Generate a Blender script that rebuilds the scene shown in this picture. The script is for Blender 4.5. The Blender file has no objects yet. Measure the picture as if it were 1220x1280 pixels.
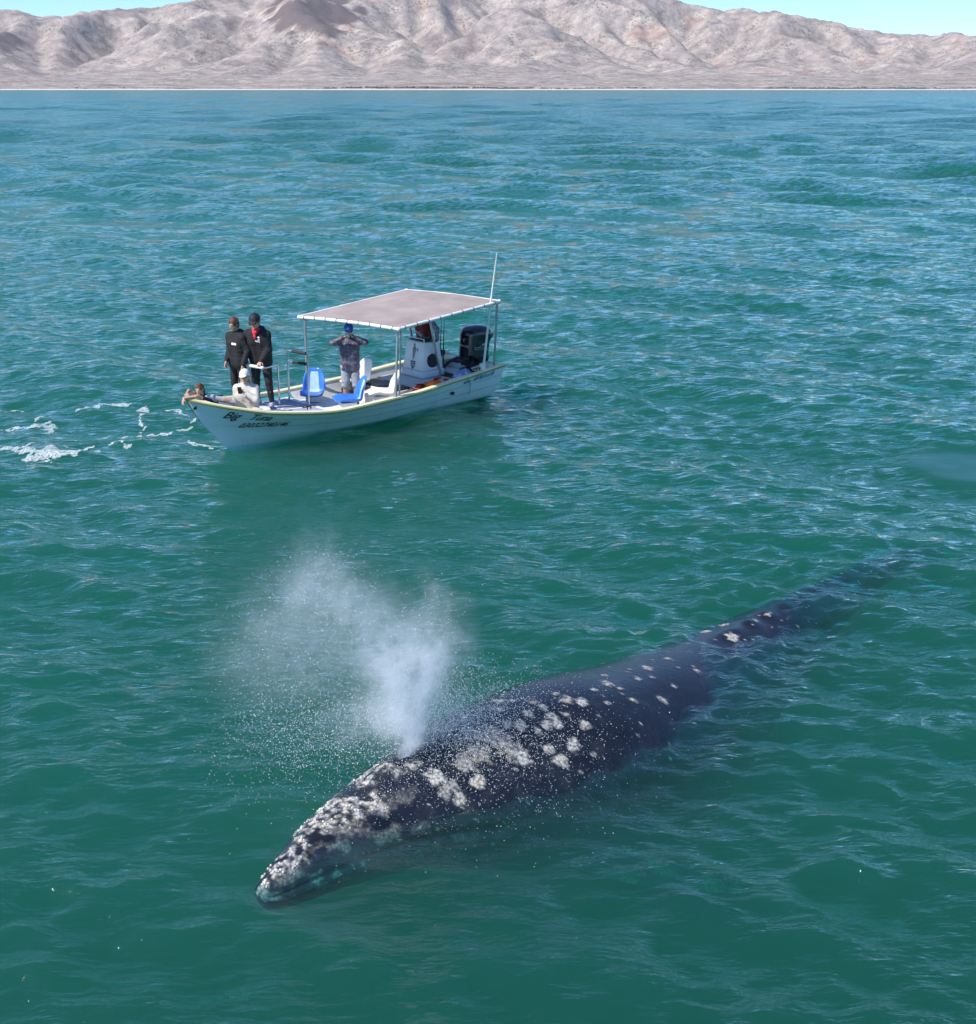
import bpy, bmesh, math, random
import numpy as np
from mathutils import Vector, Matrix
from mathutils.bvhtree import BVHTree

R = math.radians
random.seed(7)
rng = np.random.default_rng(7)
scene = bpy.context.scene
col = scene.collection

# ------------------------------------------------------------------ camera
FPX, CAM_H = 1480.0, 6.2                      # focal length in photo pixels, drone height above the water
PITCH = math.atan((640 - 108) / FPX)
cam_d = bpy.data.cameras.new('camera')
cam_d.sensor_fit = 'VERTICAL'; cam_d.sensor_height = 24.0
cam_d.lens = 24.0 * FPX / 1280.0
cam_d.clip_start = 0.1; cam_d.clip_end = 30000
cam = bpy.data.objects.new('camera', cam_d); col.objects.link(cam)
cam.location = (0, 0, CAM_H); cam.rotation_euler = (math.pi / 2 - PITCH, 0, 0)
scene.camera = cam

# ------------------------------------------------------------------ sky, sun, exposure
SUN_EL = R(46)
SUN_DIR = Vector((-0.80, -0.60, 0)).normalized()
to_sun = Vector((SUN_DIR.x * math.cos(SUN_EL), SUN_DIR.y * math.cos(SUN_EL), math.sin(SUN_EL)))
world = bpy.data.worlds.new('World'); scene.world = world; world.use_nodes = True
wn = world.node_tree.nodes; wl_ = world.node_tree.links
sky = wn.new('ShaderNodeTexSky'); sky.sky_type = 'NISHITA'; sky.sun_disc = False
sky.sun_elevation = SUN_EL
sky.sun_rotation = math.atan2(to_sun.x, to_sun.y)
sky.air_density = 0.8; sky.dust_density = 0.0; sky.ozone_density = 4.0; sky.altitude = 500
wn['Background'].inputs['Strength'].default_value = 0.15
tint = wn.new('ShaderNodeMixRGB'); tint.blend_type = 'MULTIPLY'; tint.inputs[0].default_value = 1.0; tint.inputs[2].default_value = (.72, .92, 1.08, 1)   # clear dry desert air, even over the whole sky
wl_.new(sky.outputs[0], tint.inputs[1]); wl_.new(tint.outputs[0], wn['Background'].inputs['Color'])
sun_d = bpy.data.lights.new('sun', 'SUN'); sun_d.energy = 4.8; sun_d.angle = R(0.55); sun_d.color = (1.0, 0.95, 0.88)
sun = bpy.data.objects.new('sun', sun_d); col.objects.link(sun)
sun.rotation_euler = to_sun.to_track_quat('Z', 'Y').to_euler(); sun.location = to_sun * 60 + Vector((0, 15, 0))
vs = scene.view_settings
vs.view_transform = 'Standard'; vs.look = 'None'; vs.exposure = 0.34; vs.gamma = 1.0; vs.use_curve_mapping = False
cy = scene.cycles
cy.max_bounces = 8; cy.volume_bounces = 4; cy.transparent_max_bounces = 16; cy.glossy_bounces = 3
cy.diffuse_bounces = 3; cy.transmission_bounces = 4
cy.caustics_reflective = False; cy.caustics_refractive = False
cy.sample_clamp_indirect = 6.0
cy.volume_step_rate = 0.6; cy.volume_max_steps = 96
cy.use_denoising = True

# ------------------------------------------------------------------ helpers
def at(x, y, z=0.0):
    """photo pixel -> world point on the horizontal plane at height z"""
    u = (x - 610) / FPX; v = (640 - y) / FPX
    d = np.array([u, math.cos(PITCH) + v * math.sin(PITCH), -math.sin(PITCH) + v * math.cos(PITCH)])
    return np.array([0, 0, CAM_H]) + d * ((z - CAM_H) / d[2])

def to_px(P):
    P = np.asarray(P, float)
    zc = P[..., 1] * math.cos(PITCH) - (P[..., 2] - CAM_H) * math.sin(PITCH)
    yc = P[..., 1] * math.sin(PITCH) + (P[..., 2] - CAM_H) * math.cos(PITCH)
    return np.stack([610 + FPX * P[..., 0] / zc, 640 - FPX * yc / zc], -1)

def smooth01(t):
    t = np.clip(t, 0, 1); return t * t * (3 - 2 * t)

def hash2(ix, iy, seed):
    h = (ix.astype(np.int64) * 374761393 + iy.astype(np.int64) * 668265263 + seed * 1274126177) & 0xffffffff
    h = ((h ^ (h >> 13)) * 1274126177) & 0xffffffff
    return ((h ^ (h >> 16)) & 0xffff) / 65535.0

def noise2(x, y, seed=0):
    x = np.asarray(x, float); y = np.asarray(y, float)
    ix = np.floor(x); iy = np.floor(y); fx = x - ix; fy = y - iy
    u = fx * fx * fx * (fx * (fx * 6 - 15) + 10); v = fy * fy * fy * (fy * (fy * 6 - 15) + 10)
    def g(a, b):
        ang = hash2(ix + a, iy + b, seed) * 2 * math.pi
        return np.cos(ang) * (fx - a) + np.sin(ang) * (fy - b)
    n0 = g(0, 0) * (1 - u) + g(1, 0) * u; n1 = g(0, 1) * (1 - u) + g(1, 1) * u
    return (n0 * (1 - v) + n1 * v) * 1.5

def fbm2(x, y, octv=5, seed=0, gain=0.5, lac=2.03):
    s = 0; a = 1.0
    for o in range(octv):
        s = s + a * noise2(x, y, seed + o * 17); a *= gain; x = x * lac + 13.7; y = y * lac - 7.1
    return s

def pchip(xs, ys, x):
    xs = np.asarray(xs, float); ys = np.asarray(ys, float)
    h = np.diff(xs); d = np.diff(ys) / h
    m = np.zeros_like(ys); m[0] = d[0]; m[-1] = d[-1]
    for i in range(1, len(xs) - 1):
        if d[i - 1] * d[i] > 0:
            w1 = 2 * h[i] + h[i - 1]; w2 = h[i] + 2 * h[i - 1]
            m[i] = (w1 + w2) / (w1 / d[i - 1] + w2 / d[i])
    x = np.asarray(x, float); i = np.clip(np.searchsorted(xs, x) - 1, 0, len(xs) - 2)
    t = (x - xs[i]) / h[i]; t2 = t * t; t3 = t2 * t
    return (2*t3-3*t2+1)*ys[i] + (t3-2*t2+t)*h[i]*m[i] + (-2*t3+3*t2)*ys[i+1] + (t3-t2)*h[i]*m[i+1]

# ---- materials
def new_mat(name):
    m = bpy.data.materials.new(name); m.use_nodes = True
    nt = m.node_tree; nt.nodes.clear()
    out = nt.nodes.new('ShaderNodeOutputMaterial')
    return m, nt, out

def N(nt, kind, **kw):
    n = nt.nodes.new(kind)
    for k, v in kw.items():
        if k in n.inputs: n.inputs[k].default_value = v
        else: setattr(n, k, v)
    return n

def ramp(nt, fac, stops):
    r = nt.nodes.new('ShaderNodeValToRGB')
    while len(r.color_ramp.elements) < len(stops): r.color_ramp.elements.new(0.5)
    for e, (p, c) in zip(r.color_ramp.elements, stops):
        e.position = p; e.color = (c[0], c[1], c[2], 1) if hasattr(c, '__len__') else (c, c, c, 1)
    if fac is not None: nt.links.new(fac, r.inputs[0])
    return r

def coords(nt, scale=None):
    tc = nt.nodes.new('ShaderNodeTexCoord')
    return tc.outputs['Object']

def pm(name, c, rough=0.5, metal=0.0, var=0.12, scale=9.0, bump=0.0, bscale=60.0, spec=0.5, c2=None, coat=0.0):
    """Principled paint, cloth, skin or metal with uneven tone, uneven gloss and a little relief"""
    m, nt, out = new_mat(name)
    b = nt.nodes.new('ShaderNodeBsdfPrincipled'); nt.links.new(b.outputs[0], out.inputs[0])
    co = coords(nt)
    n = N(nt, 'ShaderNodeTexNoise', Scale=scale, Detail=6.0, Roughness=0.6); nt.links.new(co, n.inputs['Vector'])
    lo = [x * (1 - var) for x in c]; hi = [min(1, x * (1 + var)) for x in c]
    if c2 is not None: lo, hi = c, c2
    r = ramp(nt, n.outputs[0], [(0.32, lo), (0.68, hi)]); nt.links.new(r.outputs[0], b.inputs['Base Color'])
    rr = N(nt, 'ShaderNodeMapRange'); nt.links.new(n.outputs[0], rr.inputs[0])
    rr.inputs[3].default_value = max(0.02, rough * 0.8); rr.inputs[4].default_value = min(1, rough * 1.2)
    nt.links.new(rr.outputs[0], b.inputs['Roughness'])
    b.inputs['Metallic'].default_value = metal
    b.inputs['Specular IOR Level'].default_value = spec
    b.inputs['Coat Weight'].default_value = coat
    if bump:
        n2 = N(nt, 'ShaderNodeTexNoise', Scale=bscale, Detail=4.0); nt.links.new(co, n2.inputs['Vector'])
        bp = N(nt, 'ShaderNodeBump', Strength=bump, Distance=0.01); nt.links.new(n2.outputs[0], bp.inputs['Height'])
        nt.links.new(bp.outputs[0], b.inputs['Normal'])
    return m

# ---- mesh builders
def link(o, parent=None):
    col.objects.link(o)
    if parent is not None: o.parent = parent
    return o

def tag(o, label=None, cat=None, group=None, kind=None):
    if label: o['label'] = label
    if cat: o['category'] = cat
    if group: o['group'] = group
    if kind: o['kind'] = kind
    return o

def fast_mesh(name, V, Q, mat=None, parent=None, smooth=True, attrs=None):
    V = np.ascontiguousarray(V, dtype=np.float32).reshape(-1, 3); Q = np.ascontiguousarray(Q, dtype=np.int32)
    k = Q.shape[1]
    me = bpy.data.meshes.new(name)
    me.vertices.add(len(V)); me.vertices.foreach_set('co', V.ravel())
    me.loops.add(Q.size); me.loops.foreach_set('vertex_index', Q.ravel())
    me.polygons.add(len(Q))
    me.polygons.foreach_set('loop_start', np.arange(0, Q.size, k, dtype=np.int32))
    me.polygons.foreach_set('loop_total', np.full(len(Q), k, dtype=np.int32))
    me.update(calc_edges=True); me.validate()
    if smooth: me.polygons.foreach_set('use_smooth', np.ones(len(me.polygons), dtype=bool))
    for an, av in (attrs or {}).items():
        a = me.attributes.new(an, 'FLOAT', 'POINT'); a.data.foreach_set('value', np.asarray(av, np.float32).ravel())
    if mat: me.materials.append(mat)
    return link(bpy.data.objects.new(name, me), parent)

def grid_quads(n, m, wrap=False):
    i = np.arange(n - 1)[:, None]; j = np.arange(m if wrap else m - 1)[None, :]
    j2 = (j + 1) % m
    return np.stack([i * m + j, (i + 1) * m + j, (i + 1) * m + j2, i * m + j2], -1).reshape(-1, 4)

class MB:
    """collects simple solids and links them as ONE mesh object"""
    def __init__(self): self.v = []; self.f = []
    def add(self, vs, fs):
        o = len(self.v); self.v += [tuple(map(float, p)) for p in vs]; self.f += [tuple(i + o for i in q) for q in fs]; return self
    def box(self, c, s, M=None):
        vs = [Vector((x * s[0] / 2, y * s[1] / 2, z * s[2] / 2)) for x in (-1, 1) for y in (-1, 1) for z in (-1, 1)]
        if M is not None: vs = [M @ v for v in vs]
        vs = [v + Vector(c) for v in vs]
        return self.add(vs, [(0,1,3,2),(4,6,7,5),(0,4,5,1),(2,3,7,6),(0,2,6,4),(1,5,7,3)])
    def hexa(self, b, t):
        """solid from four bottom and four top corners, both counter-clockwise from above"""
        return self.add(list(b) + list(t), [(3,2,1,0),(4,5,6,7),(0,1,5,4),(1,2,6,5),(2,3,7,6),(3,0,4,7)])
    def tube(self, pts, r, seg=10, cap=True):
        pts = [Vector(p) for p in pts]; n = len(pts)
        rs = list(r) if hasattr(r, '__len__') else [r] * n
        vs = []; up = None
        for i, p in enumerate(pts):
            t = (pts[min(i + 1, n - 1)] - pts[max(i - 1, 0)]).normalized()
            if up is None: up = t.orthogonal().normalized()
            up = (up - t * up.dot(t)).normalized(); s = t.cross(up)
            for k in range(seg):
                a = 2 * math.pi * k / seg
                vs.append(p + (up * math.cos(a) + s * math.sin(a)) * rs[i])
        fs = [(i*seg+k, i*seg+(k+1)%seg, (i+1)*seg+(k+1)%seg, (i+1)*seg+k) for i in range(n-1) for k in range(seg)]
        if cap: fs += [tuple(range(seg))[::-1], tuple((n-1)*seg + k for k in range(seg))]
        return self.add(vs, fs)
    def ball(self, c, r, seg=12, rings=8, M=None):
        r = r if hasattr(r, '__len__') else (r, r, r)
        vs = []
        for i in range(rings + 1):
            th = math.pi * i / rings
            for k in range(seg):
                ph = 2 * math.pi * k / seg
                v = Vector((math.sin(th)*math.cos(ph)*r[0], math.sin(th)*math.sin(ph)*r[1], math.cos(th)*r[2]))
                if M is not None: v = M @ v
                vs.append(v + Vector(c))
        fs = [(i*seg+k, (i+1)*seg+k, (i+1)*seg+(k+1)%seg, i*seg+(k+1)%seg) for i in range(rings) for k in range(seg)]
        return self.add(vs, fs)
    def build(self, name, mat, parent=None, smooth=False, bevel=0.0, bseg=2, weld=False):
        bm = bmesh.new(); vv = [bm.verts.new(p) for p in self.v]
        for f in self.f:
            try: bm.faces.new([vv[i] for i in f])
            except ValueError: pass
        if weld or smooth: bmesh.ops.remove_doubles(bm, verts=bm.verts, dist=1e-5)
        bmesh.ops.recalc_face_normals(bm, faces=bm.faces)
        if bevel:
            es = [e for e in bm.edges if len(e.link_faces) == 2 and e.calc_face_angle(0) > 0.5]
            bmesh.ops.bevel(bm, geom=es, offset=bevel, segments=bseg, affect='EDGES', profile=0.5, clamp_overlap=True)
        me = bpy.data.meshes.new(name); bm.to_mesh(me); bm.free()
        if smooth or bevel:
            me.polygons.foreach_set('use_smooth', np.ones(len(me.polygons), dtype=bool))
            me.set_sharp_from_angle(angle=R(50 if smooth else 40))
        me.materials.append(mat)
        return link(bpy.data.objects.new(name, me), parent)

# ---- signed-distance modelling (bodies, clothes, soft things)
class SDF:
    def __init__(self, lo, hi, h):
        self.h = h; self.lo = np.array(lo, float); self.n = np.ceil((np.array(hi) - self.lo) / h).astype(int) + 1
        self.F = np.full(self.n, 1.0)
    def _sub(self, lo, hi, mg):
        a = np.clip(np.floor((np.minimum(lo, hi) - mg - self.lo) / self.h).astype(int), 0, self.n)
        b = np.clip(np.ceil((np.maximum(lo, hi) + mg - self.lo) / self.h).astype(int) + 1, 0, self.n)
        sl = tuple(slice(i, j) for i, j in zip(a, b))
        g = [self.lo[k] + np.arange(a[k], b[k]) * self.h for k in range(3)]
        return sl, g[0][:, None, None], g[1][None, :, None], g[2][None, None, :]
    def _mix(self, sl, d, k, sub=False):
        F = self.F[sl]
        if F.size == 0: return
        if sub: self.F[sl] = np.maximum(F, -d); return
        if k > 0:
            h = np.clip(0.5 + 0.5 * (F - d) / k, 0, 1); self.F[sl] = F * (1 - h) + d * h - k * h * (1 - h)
        else: self.F[sl] = np.minimum(F, d)
    def cap(self, a, b, ra, rb=None, k=0.02, sub=False):
        rb = ra if rb is None else rb; a = np.array(a, float); b = np.array(b, float)
        sl, X, Y, Z = self._sub(a, b, max(ra, rb) + k * 2 + self.h * 2)
        ab = b - a; L = max(ab @ ab, 1e-9)
        t = np.clip(((X - a[0]) * ab[0] + (Y - a[1]) * ab[1] + (Z - a[2]) * ab[2]) / L, 0, 1)
        d = np.sqrt((X - a[0] - ab[0] * t) ** 2 + (Y - a[1] - ab[1] * t) ** 2 + (Z - a[2] - ab[2] * t) ** 2) - (ra + (rb - ra) * t)
        self._mix(sl, d, k, sub)
    def ell(self, c, r, M=None, k=0.02, sub=False, cut=None):
        c = np.array(c, float); r = np.array(r, float)
        sl, X, Y, Z = self._sub(c, c, r.max() + k * 2 + self.h * 2)
        x, y, z = X - c[0], Y - c[1], Z - c[2]
        if M is not None:
            m = np.array(M)
            x, y, z = (m[0][0]*x + m[1][0]*y + m[2][0]*z, m[0][1]*x + m[1][1]*y + m[2][1]*z, m[0][2]*x + m[1][2]*y + m[2][2]*z)
        k0 = np.sqrt((x / r[0]) ** 2 + (y / r[1]) ** 2 + (z / r[2]) ** 2); k1 = np.sqrt((x / r[0]**2) ** 2 + (y / r[1]**2) ** 2 + (z / r[2]**2) ** 2)
        d = k0 * (k0 - 1) / np.maximum(k1, 1e-6)
        if cut is not None:                       # keep the side where n.p > o, in the ellipsoid's own axes
            for n, o in cut: d = np.maximum(d, o - (n[0] * x + n[1] * y + n[2] * z))
        self._mix(sl, d, k, sub)
    def rbox(self, c, s, r, M=None, k=0.0, sub=False):
        c = np.array(c, float); s = np.array(s, float) / 2 - r
        sl, X, Y, Z = self._sub(c, c, np.linalg.norm(s) + r + k * 2 + self.h * 2)
        x, y, z = X - c[0], Y - c[1], Z - c[2]
        if M is not None:
            m = np.array(M)
            x, y, z = (m[0][0]*x + m[1][0]*y + m[2][0]*z, m[0][1]*x + m[1][1]*y + m[2][1]*z, m[0][2]*x + m[1][2]*y + m[2][2]*z)
        qx, qy, qz = abs(x) - s[0], abs(y) - s[1], abs(z) - s[2]
        d = np.sqrt(np.maximum(qx, 0)**2 + np.maximum(qy, 0)**2 + np.maximum(qz, 0)**2) + np.minimum(np.maximum(qx, np.maximum(qy, qz)), 0) - r
        self._mix(sl, d, k, sub)
    def wrinkle(self, amp, sx, sy, sz, seed=0):
        g = [self.lo[k] + np.arange(self.n[k]) * self.h for k in range(3)]
        X, Y, Z = np.meshgrid(*g, indexing='ij')
        self.F += amp * (noise2(X * sx + Y * sy * 0.7, Z * sz + Y * sy * 0.4, seed) + 0.5 * noise2(Y * sy * 2, Z * sz * 1.7 + X * sx, seed + 5))
    def build(self, name, mat, parent=None):
        F = self.F; F = np.pad(F, 1, constant_values=1.0); o = self.lo - self.h; h = self.h
        n = np.array(F.shape) - 1
        C = lambda i, j, k: F[i:i + n[0], j:j + n[1], k:k + n[2]]
        pos = np.zeros((3,) + tuple(n)); cnt = np.zeros(tuple(n))
        for ax in range(3):
            for u in (0, 1):
                for v in (0, 1):
                    s0 = [u, v]; s0.insert(ax, 0); s1 = [u, v]; s1.insert(ax, 1)
                    A = C(*s0); B = C(*s1); x = (A < 0) != (B < 0)
                    t = np.where(x, A / np.where(x, A - B, 1), 0)
                    for d in range(3):
                        pos[d] += np.where(x, t if d == ax else s0[d], 0)
                    cnt += x
        m = cnt > 0
        idx = np.full(tuple(n), -1, int); idx[m] = np.arange(m.sum())
        ii = np.argwhere(m)
        V = (np.stack([pos[d][m] / cnt[m] for d in range(3)], -1) + ii) * h + o
        quads = []
        S = F < 0
        for ax in range(3):
            sl0 = [slice(1, -1)] * 3; sl1 = [slice(1, -1)] * 3
            sl0[ax] = slice(0, -1); sl1[ax] = slice(1, None)
            A = S[tuple(sl0)]; B = S[tuple(sl1)]; e = np.argwhere(A != B)
            if len(e) == 0: continue
            flip = A[tuple(e.T)]
            base = e.copy()
            for d in range(3):
                if d != ax: base[:, d] += 1
            d1, d2 = [(1, 2), (2, 0), (0, 1)][ax]
            def at_(o1, o2):
                b = base.copy(); b[:, d1] -= o1; b[:, d2] -= o2
                return idx[tuple(b.T)]
            q = np.stack([at_(1, 1), at_(0, 1), at_(0, 0), at_(1, 0)], -1)
            q[~flip] = q[~flip][:, ::-1]
            quads.append(q)
        Q = np.concatenate(quads); Q = Q[(Q >= 0).all(1)]
        return fast_mesh(name, V, Q, mat, parent)

def text_mesh(body, size, shear=0.0, extrude=0.0, space=1.0):
    """letters as flat mesh: list of vertices (u, v) and faces"""
    c = bpy.data.curves.new('letters', 'FONT'); c.body = body; c.size = size; c.shear = shear; c.space_character = space
    c.resolution_u = 3; c.offset = size * 0.010
    o = bpy.data.objects.new('letters', c); col.objects.link(o)
    dg = bpy.context.evaluated_depsgraph_get(); dg.update()
    me = bpy.data.meshes.new_from_object(o.evaluated_get(dg))
    vs = [tuple(v.co) for v in me.vertices]; fs = [tuple(p.vertices) for p in me.polygons]
    bpy.data.objects.remove(o); bpy.data.curves.remove(c); bpy.data.meshes.remove(me)
    return vs, fs

def decal(name, vs, fs, frame, target, direction, mat, parent, lift=0.004, inv=None):
    """drop flat letters or marks on a surface: frame(u, v) -> start point, cast along direction onto target's mesh (parent space)"""
    me = target.data
    bvh = BVHTree.FromPolygons([v.co[:] for v in me.vertices], [p.vertices[:] for p in me.polygons])
    out = []; d = Vector(direction).normalized()
    bm = bmesh.new(); vv = [bm.verts.new((v[0], v[1], 0)) for v in vs]
    for f in fs:
        try: bm.faces.new([vv[i] for i in f])
        except ValueError: pass
    vmin = min(v.co.y for v in bm.verts); vmax = max(v.co.y for v in bm.verts)
    for yy in np.arange(vmin + .012, vmax, .012):
        bmesh.ops.bisect_plane(bm, geom=bm.verts[:] + bm.edges[:] + bm.faces[:], plane_co=(0, yy, 0), plane_no=(0, 1, 0))
    umin = min(v.co.x for v in bm.verts); umax = max(v.co.x for v in bm.verts)
    for uu_ in np.arange(umin + .015, umax, .015):
        bmesh.ops.bisect_plane(bm, geom=bm.verts[:] + bm.edges[:] + bm.faces[:], plane_co=(uu_, 0, 0), plane_no=(1, 0, 0))
    bmesh.ops.triangulate(bm, faces=bm.faces)
    for v in bm.verts:
        s = Vector(frame(v.co.x, v.co.y))
        hit, nor, _, _ = bvh.ray_cast(s, d)
        if hit is None: hit, nor, _, _ = bvh.find_nearest(s)
        v.co = hit - d * lift
    m2 = bpy.data.meshes.new(name); bm.to_mesh(m2); bm.free(); m2.materials.append(mat)
    return link(bpy.data.objects.new(name, m2), parent)

def empty(name, loc=(0, 0, 0), rz=0.0, parent=None):
    e = bpy.data.objects.new(name, None); e.location = loc; e.rotation_euler = (0, 0, rz); e.empty_display_size = 0.2
    return link(e, parent)
# ------------------------------------------------------------------ sea surface
WIND = R(68)
_w = []
wr = np.random.default_rng(11)
for i in range(110):
    lam = 0.13 * (9.0 / 0.13) ** (i / 109.0)
    ang = WIND + wr.normal(0, 0.7 if lam < 1.0 else 0.45)
    k = 2 * math.pi / lam
    slope = (0.066 * math.exp(-.5 * (math.log(lam / .42) / .7) ** 2) + (.016 if lam > .9 else 0)) * wr.uniform(0.6, 1.35)
    _w.append((k * math.cos(ang), k * math.sin(ang), slope / k, wr.uniform(0, 6.283), lam))

FAR_SL = 0.038
_wf = []                                       # longer chop that carries the roughness further out, where short waves are below the mesh
for i in range(70):
    lam = 1.0 * (45 / 1.0) ** (i / 69.0); ang = WIND + wr.normal(0, 0.5); k = 2 * math.pi / lam
    _wf.append((k * math.cos(ang), k * math.sin(ang), FAR_SL * min(1, 14 / lam) ** .35 * wr.uniform(.6, 1.3) / k, wr.uniform(0, 6.283), lam))
slick_c = at(1205, 583)
def calm(x, y):
    """smooth upwelled patch beside the whale's fluke and the flattened water round its head"""
    d = ((x - slick_c[0]) / 1.15) ** 2 + ((y - slick_c[1]) / 1.25) ** 2
    a = 1 - 0.93 * smooth01(1.35 - d)
    g = 0.85 + 0.15 * smooth01((np.hypot(x - 0.4, (y - 9.3)) - 2.0) / 6.0)
    hd = 1 - .45 * smooth01(1.3 - np.hypot(x + 1.75, y - 8.3) / .9)
    return a * g * hd

_wa, _wb = np.array([-1.85, 8.17]), np.array([5.48, 15.66]); _wu = (_wb - _wa) / np.linalg.norm(_wb - _wa); _wn = np.array([_wu[1], -_wu[0]])
def wash(x, y):
    """water pushed up and rippled along the whale's flanks"""
    s = (x - _wa[0]) * _wu[0] + (y - _wa[1]) * _wu[1]; d = (x - _wa[0]) * _wn[0] + (y - _wa[1]) * _wn[1]
    hw = np.interp(s, [0, 1, 1.8, 2.8, 4, 5.2, 6.5, 8, 9.5, 11], [.1, .3, .5, .78, .92, .85, .62, .38, .3, .3])
    env = smooth01((s - 1.0) / 1.5) * smooth01((11 - s) / 3)
    t = np.abs(d) - hw
    near = np.exp(-(np.clip(t, -.5, 9) / .55) ** 2) * env
    r = .035 * np.exp(-((t - .12) / .16) ** 2) * env + .022 * np.exp(-((t - .62 - .12 * np.sin(s * 2.1)) / .14) ** 2) * env
    q = 2 * math.pi * (t * 3.3 + .6 * s + .8 * noise2(s * 1.3, d * 1.1, 8))
    return r * (1 + .8 * noise2(s * 1.7, d * 2, 5)) + near * .013 * np.sin(q) + near * .034 * noise2(s * 2.4 + d, d * 3.2, 19)

def eta(x, y, sp=0.03):
    """height and sideways shift of the water at rest position x, y; sp = distance between mesh points"""
    x = np.asarray(x, float); y = np.asarray(y, float); z = np.zeros_like(x); dx = np.zeros_like(x); dy = np.zeros_like(x)
    gust = 0.8 + 0.5 * noise2(x / 7.0, y / 11.0, 3)
    for kx, ky, a, ph, lam in _w:
        w = smooth01((lam / sp - 2.2) / 3.0)
        if lam < 0.9: w = w * gust
        t = kx * x + ky * y + ph
        k = math.hypot(kx, ky); c = np.cos(t) * a * w
        z += np.sin(t) * a * w; dx += c * kx / k; dy += c * ky / k
    if np.ndim(sp):
        far = smooth01((sp - .16) / .5)
        for kx, ky, a, ph, lam in _wf:
            rt = lam / sp; w = smooth01((rt - 3.0) / 2.0) * smooth01((30 - rt) / 15.0) * far
            if w.max() > 0: z += np.sin(kx * x + ky * y + ph) * a * w
    q = calm(x, y)
    return z * q + np.where(sp < .2, wash(x, y), 0), dx * q * 0.5, dy * q * 0.5

def graded(start, first, stages):
    out = [start]; s = first
    for end, g in stages:
        while out[-1] < end:
            out.append(out[-1] + s); s *= 1 + g
    return np.array(out)
ys = np.concatenate([[-300, -120, -50, -20, -8, -2, 2, 4, 5, 5.5], graded(5.9, 0.034, [(12, 0.0), (45, 0.006), (2420, 0.013)])])
xr = graded(0.0, 0.046, [(5, 0.0), (24, 0.01), (4200, 0.035)])
xs = np.concatenate([-xr[:0:-1], xr]) + 0.4
GX, GY = np.meshgrid(xs, ys, indexing='ij')
SP = np.maximum(np.gradient(xs)[:, None] * np.ones_like(GY), np.gradient(ys)[None, :] * np.ones_like(GX))
z, dx, dy = eta(GX, GY, SP)
P = np.stack([GX + dx, GY + dy, z], -1)
nx_, ny_ = GX.shape
V = P.reshape(-1, 3); Q = grid_quads(nx_, ny_)
DEPTH = -9.0
bc = np.array([[xs[0], ys[0], DEPTH], [xs[-1], ys[0], DEPTH], [xs[-1], ys[-1], DEPTH], [xs[0], ys[-1], DEPTH]])
idx = np.arange(nx_ * ny_).reshape(nx_, ny_)
V[idx[0], 2] = 0; V[idx[-1], 2] = 0; V[idx[:, 0], 2] = 0; V[idx[:, -1], 2] = 0

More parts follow.
